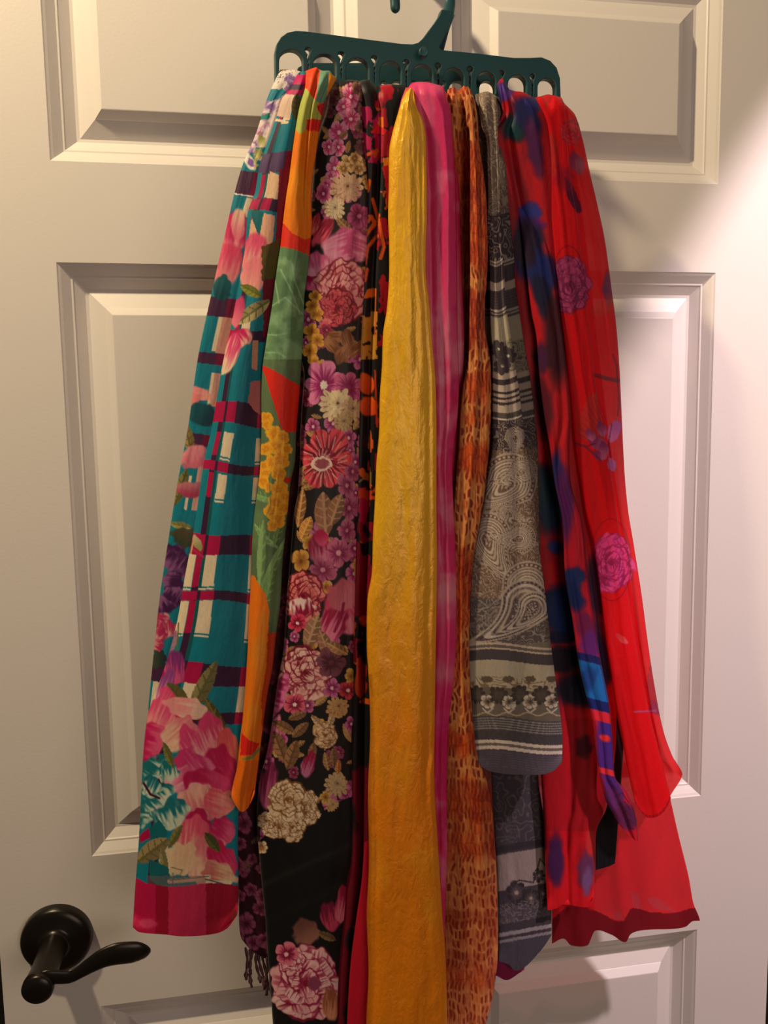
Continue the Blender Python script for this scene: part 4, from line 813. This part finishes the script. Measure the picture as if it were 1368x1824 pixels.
sheet('front_fold', s7, L7, R7, [(0, 166), (.5, 163), (1, 172)], [(0, 1348), (.08, 1366), (.2, 1375), (.5, 1380), (.75, 1380), (.9, 1374), (1, 1358)], [(100, .115), (500, .112), (1900, .116)], .010, .004, paint=paint7, base=(130, 120, 106), m=C_gauze, seed=22, step=1.45,
      folds=[([(0, .3), (900, .45), (1300, .4)], .16, .0025), (.7, .10, -.0018)])

# ---- 8: red scarf with navy and purple clouds
NAVY = (10, 18, 66); RED8 = (192, 4, 24); PUR = (78, 26, 110); TEA = (8, 58, 62); ROY = (16, 40, 128)
def cloud(p, L_):
    for k, (cx, cy, rx, ry, an, c) in enumerate(L_): p.ell(cx, cy, rx, ry, an, c, None, .16, k+2, .34)
def paint8a(p):
    x, y = p.x, p.y
    p.mix(np.arange(x.size), sstep(.5, .72, fbm(x/40, y/70, 55, 3))*.5, (130, 2, 26))
    cloud(p, [(892, 160, 14, 24, 1.4, (70, 40, 130)), (900, 170, 10, 10, 0, (96, 56, 150)), (886, 190, 8, 30, 0, (20, 24, 90)), (920, 226, 24, 26, .9, TEA), (938, 206, 20, 40, -.6, (26, 28, 84)), (952, 262, 14, 50, -.2, (78, 14, 74)), (948, 186, 16, 14, 0, (30, 30, 100)),
              (944, 380, 20, 20, 0, (46, 50, 140)), (948, 400, 24, 12, .2, (96, 20, 110)), (942, 440, 50, 28, 1.4, (12, 16, 58)), (958, 480, 44, 30, .8, (16, 30, 100)), (968, 530, 44, 16, 1.3, (10, 16, 56)), (935, 440, 20, 40, 0, (34, 8, 40)),
              (972, 635, 24, 16, .4, (50, 8, 24)), (992, 600, 22, 80, 0, (60, 0, 20)), (965, 720, 60, 18, 1.4, (88, 2, 30)), (975, 890, 60, 26, 1.4, (8, 40, 66)), (965, 640, 10, 30, 0, (70, 10, 60)), (970, 870, 30, 18, 1.3, (10, 50, 60)),
              (990, 975, 14, 12, .4, (40, 48, 110)), (992, 1065, 30, 14, 0, (16, 14, 60)), (1000, 1090, 34, 46, 0, (6, 38, 92)), (995, 1135, 40, 10, 0, (12, 14, 56)), (1000, 1175, 40, 24, 0, (22, 8, 28)), (1030, 1230, 40, 30, 0, (16, 16, 40)), (1060, 1180, 30, 70, 0, (16, 8, 50)), (1070, 1040, 26, 60, 0, (40, 4, 40)), (1040, 1330, 16, 20, 0, (60, 0, 18)),
              (990, 1530, 14, 46, 0, (60, 16, 70)), (1044, 1546, 14, 32, .2, (96, 40, 80)), (1046, 1570, 9, 24, .1, (110, 70, 116)), (1052, 1500, 8, 26, 0, (190, 40, 40))])
    i = (y > 1280) & (y < 1480); p.mix(np.nonzero(i)[0], np.full(i.sum(), .3), (120, 2, 20))
def paint8c(p):
    x, y = p.x, p.y
    cloud(p, [(992, 860, 12, 60, 0, (30, 34, 100)), (1004, 900, 18, 70, 0, (86, 16, 90)), (1018, 1030, 18, 26, 1.3, (16, 40, 100)), (1022, 1060, 30, 16, 1.2, (10, 30, 90)), (1045, 1120, 36, 16, 1.1, (110, 14, 70)), (1054, 1150, 22, 26, 0, (96, 24, 110)),
              (1080, 1330, 60, 18, 1.5, (70, 28, 120)), (1085, 1300, 40, 14, 1.5, (60, 30, 130)), (1092, 1400, 40, 16, 1.4, (74, 26, 110)), (1078, 1315, 10, 6, .4, (226, 40, 40)), (1090, 1430, 20, 30, 0, (90, 30, 90)), (1118, 1455, 26, 22, .8, (84, 20, 66))])
    yy = y-.25*(x-1050)
    for a, b, c in ((1166, 1180, (20, 22, 90)), (1180, 1243, (16, 96, 168)), (1243, 1262, (16, 26, 96)), (1262, 1280, (206, 30, 50)), (1362, 1372, (214, 40, 50))):
        i = (yy > a) & (yy < b); p.c[i] = c
    p.ell(1048, 1210, 14, 26, .2, (14, 60, 130), None, .3, 3, .3)
    i = np.nonzero((p.u > .93))[0]; p.mix(i, np.full(i.size, .4), (70, 0, 20))
    for k in range(5): p.line([(1095+k*7, 1420+k*14), (1108+k*5, 1412+k*16), (1120+k*2, 1430+k*12)], 2, (60, 10, 50), .8)
s8 = scarf(920, 180, .11, 'deep red scarf with navy, teal and purple clouds, second from right')
R8 = [(950, 165), (975, 220), (990, 300), (1000, 400), (1010, 500), (1022, 600), (1030, 700), (1040, 800), (1060, 920), (1080, 1050), (1095, 1200), (1098, 1300), (1080, 1440), (1063, 1479), (1058, 1610)]
L8 = [(884, 150), (889, 173), (892, 201), (896, 239), (902, 293), (911, 348), (918, 392), (924, 436), (932, 491), (937, 559), (942, 598), (948, 700), (952, 822), (958, 901), (962, 960), (966, 1070), (970, 1200), (972, 1380), (976, 1452), (980, 1560), (983, 1625)]
sheet('navy_layer', s8, [(1040, 1200), (1061, 1479), (1061, 1550)], [(1120, 1200), (1100, 1482), (1095, 1545)], 1200, [(0, 1550), (.7, 1543), (1, 1538)], .078, .003, .003, paint=plain, base=(14, 10, 20), m=C_chif, seed=3, step=3, wrap=0)
sheet('back_fold', s8, [(x-(0 if y < 230 else 22 if y < 1150 else 8), y) for x, y in L8], R8, [(0, 150), (.15, 140), (.35, 160), (.7, 164), (1, 176)], [(0, 1622), (.2, 1618), (.35, 1611), (.8, 1616), (.95, 1612), (1, 1600)], [(100, .112), (500, .096), (1000, .094), (1700, .094)], .009, .005, paint=paint8a, base=RED8, m=C_chif, seed=24,
      folds=[([(0, .28), (300, .3), (600, .45), (1000, .4), (2000, .5)], .07, -.004), ([(0, .8), (600, .72), (2000, .8)], .10, .003), ([(0, .1), (200, .12), (300, -.3), (2000, -.3)], .04, -.003)])
sheet('front_fold', s8, [(914, 348), (925, 400), (937, 480), (947, 559), (955, 598), (960, 660), (970, 743), (980, 800), (988, 860), (1002, 930), (1006, 1018), (1020, 1106), (1030, 1176), (1041, 1228), (1055, 1281), (1063, 1351), (1077, 1421), (1092, 1450), (1110, 1480), (1125, 1500)],
      [(945, 348), (965, 400), (985, 480), (997, 559), (1005, 620), (1013, 690), (1017, 743), (1014, 800), (1017, 860), (1037, 930), (1048, 1035), (1058, 1106), (1070, 1176), (1086, 1263), (1092, 1334), (1096, 1385), (1116, 1410), (1134, 1460), (1137, 1500)], 350, [(0, 1470), (.3, 1488), (.8, 1500), (1, 1498)], [(340, .096), (500, .103), (1500, .108)], .007, .004,
      paint=lambda p: (paint8a(p), setattr(p, 'c', np.where((p.y > 840)[:, None], np.array((190, 10, 40.)), p.c)), paint8c(p)), base=RED8, m=C_chif, seed=26, folds=[([(0, .6), (740, .7), (840, .3), (1400, .4)], .15, -.003)])

# ---- 9: sheer red scarf
R9c = (236, 6, 26)
def outline_rose(p, cx, cy, r, fill, ln, sq=.75):
    f = np.asarray(fill, float); l = np.asarray(ln, float)
    p.rose(cx, cy, r, l*.6+f*.4, f, np.clip(f*1.12+12, 0, 255), seed=int(cx) % 17, sq=sq)
    for q in (.98, .62, .34):
        p.line([(cx+sq*r*q*(1+.05*math.cos(5*t))*math.cos(t), cy+r*q*(1+.06*math.cos(5*t))*math.sin(t)) for t in np.linspace(0, 6.29 if q > .9 else 4.6, 26)], 1.3, ln, .6)

def paint9(p):
    x, y = p.x, p.y; LN = (140, 20, 50); MV = (176, 60, 116)
    for (q, c) in (([(972, 300), (960, 262), (968, 245), (985, 235), (992, 260), (996, 300), (985, 316)], (196, 60, 60)),): p.poly(q, (214, 40, 44), 3)
    for k in range(7): p.line([(975, 300), (968+k*5, 238+2*k)], 1.1, (170, 50, 50), .6)
    outline_rose(p, 1018, 235, 22, (206, 40, 60), (150, 40, 60)); p.ell(1028, 292, 20, 13, 1.2, (146, 50, 96), (170, 70, 110), .3, 3); p.ell(1020, 350, 34, 8, 1.2, (96, 10, 60), None, .2, 4); p.ell(1005, 320, 24, 16, 1.3, (156, 14, 60), None, .3, 4, .4, a=.6)
    outline_rose(p, 1012, 508, 50, MV, (92, 20, 70), .62); p.line([(1012+28*math.cos(t), 500+62*math.sin(t)) for t in np.linspace(3.3, 6.1, 20)], 1.8, LN, .7)
    p.ell(1086, 515, 12, 34, 0, (120, 50, 100), (160, 60, 90), .3, 4, .25); p.ell(1076, 545, 16, 22, 1, (200, 60, 50), None, .3, 5, .4, a=.5)
    p.line([(1060, 668), (1080, 674), (1102, 678)], 7, (120, 44, 60), .8); p.line([(1092, 632), (1098, 650), (1103, 720), (1100, 740)], 3, (120, 30, 60), .7)
    p.poly([(1030, 770), (1034, 740), (1046, 710), (1062, 696), (1070, 740), (1076, 790), (1060, 800)], (216, 50, 50), 4)
    for k in range(9): p.line([(1062-k*4, 700+k*9), (1078-k*2, 745+k*6), (1080-k*3, 770+k*5)], 1.2, (160, 30, 50), .6)
    for (cx, cy, rx, ry, an) in ((1072, 765, 14, 9, 1.3), (1065, 790, 18, 12, .6), (1052, 775, 12, 8, 1), (1076, 800, 14, 9, 1.5), (1068, 812, 12, 8, .3)): p.ell(cx, cy, rx, ry, an, (150, 50, 110), (206, 110, 160), .2, 3, .1)
    p.ell(1094, 768, 22, 11, 1.9, (196, 90, 180), (226, 120, 196), .12, 3); p.ell(1090, 828, 12, 8, 1.4, (190, 110, 190), None, .15, 3); p.line([(1025, 790), (1042, 795), (1055, 806), (1070, 820)], 4, (120, 40, 80), .7)
    for q in ([(1090, 755), (1084, 790), (1088, 815)], [(1046, 795), (1060, 790)]): p.line(q, 2, (90, 20, 60), .8)
    outline_rose(p, 1089, 1003, 52, (216, 62, 136), (140, 14, 70), .60); p.line([(1088+36*math.cos(t), 1000+76*math.sin(t)) for t in np.linspace(2.6, 6.2, 24)], 1.8, (180, 10, 40), .8); p.line([(1090+34*math.cos(t), 1004+66*math.sin(t)) for t in np.linspace(.2, 2.2, 16)], 1.8, (170, 10, 40), .8)
    p.ell(1108, 1138, 14, 5, .7, (226, 60, 70), (240, 100, 110), .2, 3)
    p.poly([(1158, 1180), (1163, 1190), (1178, 1280), (1160, 1260), (1150, 1220)], (190, 30, 50), 3); p.ell(1168, 1262, 14, 10, 1, (160, 30, 80), None, .3, 4); p.line([(1130, 1268), (1168, 1266)], 3, (190, 110, 170), .8)
    # rolled hem with its stitches
    i = np.nonzero((p.u < .018) | (p.u > .982))[0]; p.mix(i, np.full(i.size, .55)*(.5+.5*(np.sin(y[i]*1.6) > 0)), (130, 0, 24))
    p.a[:] = .90; p.a[y > 1170] = .84
def paint9f(p):
    paint9(p)
def paint9front(p):
    paint9(p); x, y = p.x, p.y
    i = np.nonzero(p.v > .9965)[0]; p.mix(i, np.full(i.size, .6)*(.4+.6*(np.sin(x[i]*1.0) > 0)), (120, 0, 20))
def paint9c(p):
    x, y = p.x, p.y; p.a[:] = .86
    e = smooth_interp([(980, 1640), (1020, 1612), (1060, 1622), (1110, 1640), (1124, 1618), (1160, 1625), (1191, 1626), (1236, 1618), (1260, 1616)], x)
    i = y > e; p.c[i] = (128, 0, 22); p.a[i] = .98
    for q in ([(1124, 1585), (1128, 1618), (1142, 1620), (1138, 1596)], [(1090, 1634), (1104, 1620), (1107, 1636)], [(1150, 1600), (1170, 1598), (1205, 1624), (1165, 1618)]): 
        b = p.a.copy(); p.poly(q, (206, 40, 60), 3)
s9 = scarf(975, 190, .11, 'sheer bright red scarf with mauve roses, rightmost on the hanger')
L9 = [(947, 160), (949, 200), (960, 228), (969, 272), (976, 326), (982, 392), (989, 469), (995, 533), (1003, 591), (1010, 651), (1016, 704), (1024, 796), (1034, 862), (1045, 927), (1055, 965), (1069, 1053), (1079, 1141), (1090, 1211), (1097, 1264), (1111, 1334), (1124, 1400), (1134, 1440), (1140, 1470)]
R9 = [(998, 160), (1003, 180), (1024, 204), (1037, 245), (1050, 304), (1063, 359), (1077, 425), (1085, 480), (1090, 519), (1097, 572), (1104, 664), (1107, 730), (1113, 848), (1119, 910), (1128, 965), (1142, 1053), (1156, 1158), (1167, 1228), (1181, 1299), (1197, 1345), (1216, 1382), (1205, 1410), (1190, 1440)]
sheet('long_layer', s9, [(955, 190), (975, 400), (985, 700), (988, 1100), (985, 1440), (983, 1700)], [(1010, 190), (1040, 400), (1075, 700), (1110, 950), (1150, 1200), (1185, 1380), (1209, 1489), (1227, 1563), (1235, 1608), (1247, 1642), (1247, 1690)], 195,
      [(0, 1681), (.08, 1672), (.13, 1684), (.24, 1684), (.29, 1658), (.40, 1665), (.50, 1678), (.53, 1664), (.66, 1656), (.80, 1655), (.9, 1651), (.95, 1641), (1, 1640)], [(150, .082), (600, .066), (1400, .062), (1700, .068)], .004, .003, paint=paint9c, base=(222, 2, 30), m=C_sheer, seed=30, step=2.0, closed=False,
      folds=[([(0, .5), (2000, .5)], .06, .006), (.2, .05, .004), (.75, .12, .003)], wavy=.003)
sheet('back_fold', s9, [(x+14, y) for x, y in L9 if y < 1400]+[(1140, 1470)], R9, [(0, 172), (.4, 168), (1, 176)], [(0, 1440), (.5, 1440), (.85, 1425), (1, 1378)], [(100, .090), (600, .085), (1500, .085)], .006, .003, paint=paint9, base=R9c, m=C_sheer, seed=31, closed=False, folds=[([(0, .5), (400, .8), (2000, .8)], .08, .003)], step=1.5)
sheet('front_fold', s9, L9, [(990, 160), (1003, 180), (1010, 250), (1018, 330), (1030, 400), (1036, 480), (1047, 572), (1055, 638), (1063, 704), (1074, 770), (1087, 835), (1097, 901), (1105, 960), (1116, 1040), (1130, 1130), (1150, 1240), (1172, 1330), (1195, 1421), (1202, 1450)], [(0, 176), (.35, 172), (.5, 184), (.75, 170), (1, 174)],
      [(0, 1430), (.15, 1452), (.3, 1457), (.5, 1455), (.75, 1444), (1, 1422)], [(100, .103), (600, .099), (1500, .102)], .006, .003, paint=paint9front, base=R9c, m=C_sheer, seed=32, closed=False, folds=[([(0, .6), (400, .4), (1000, .7), (1500, .5)], .12, .0025)], step=1.5)
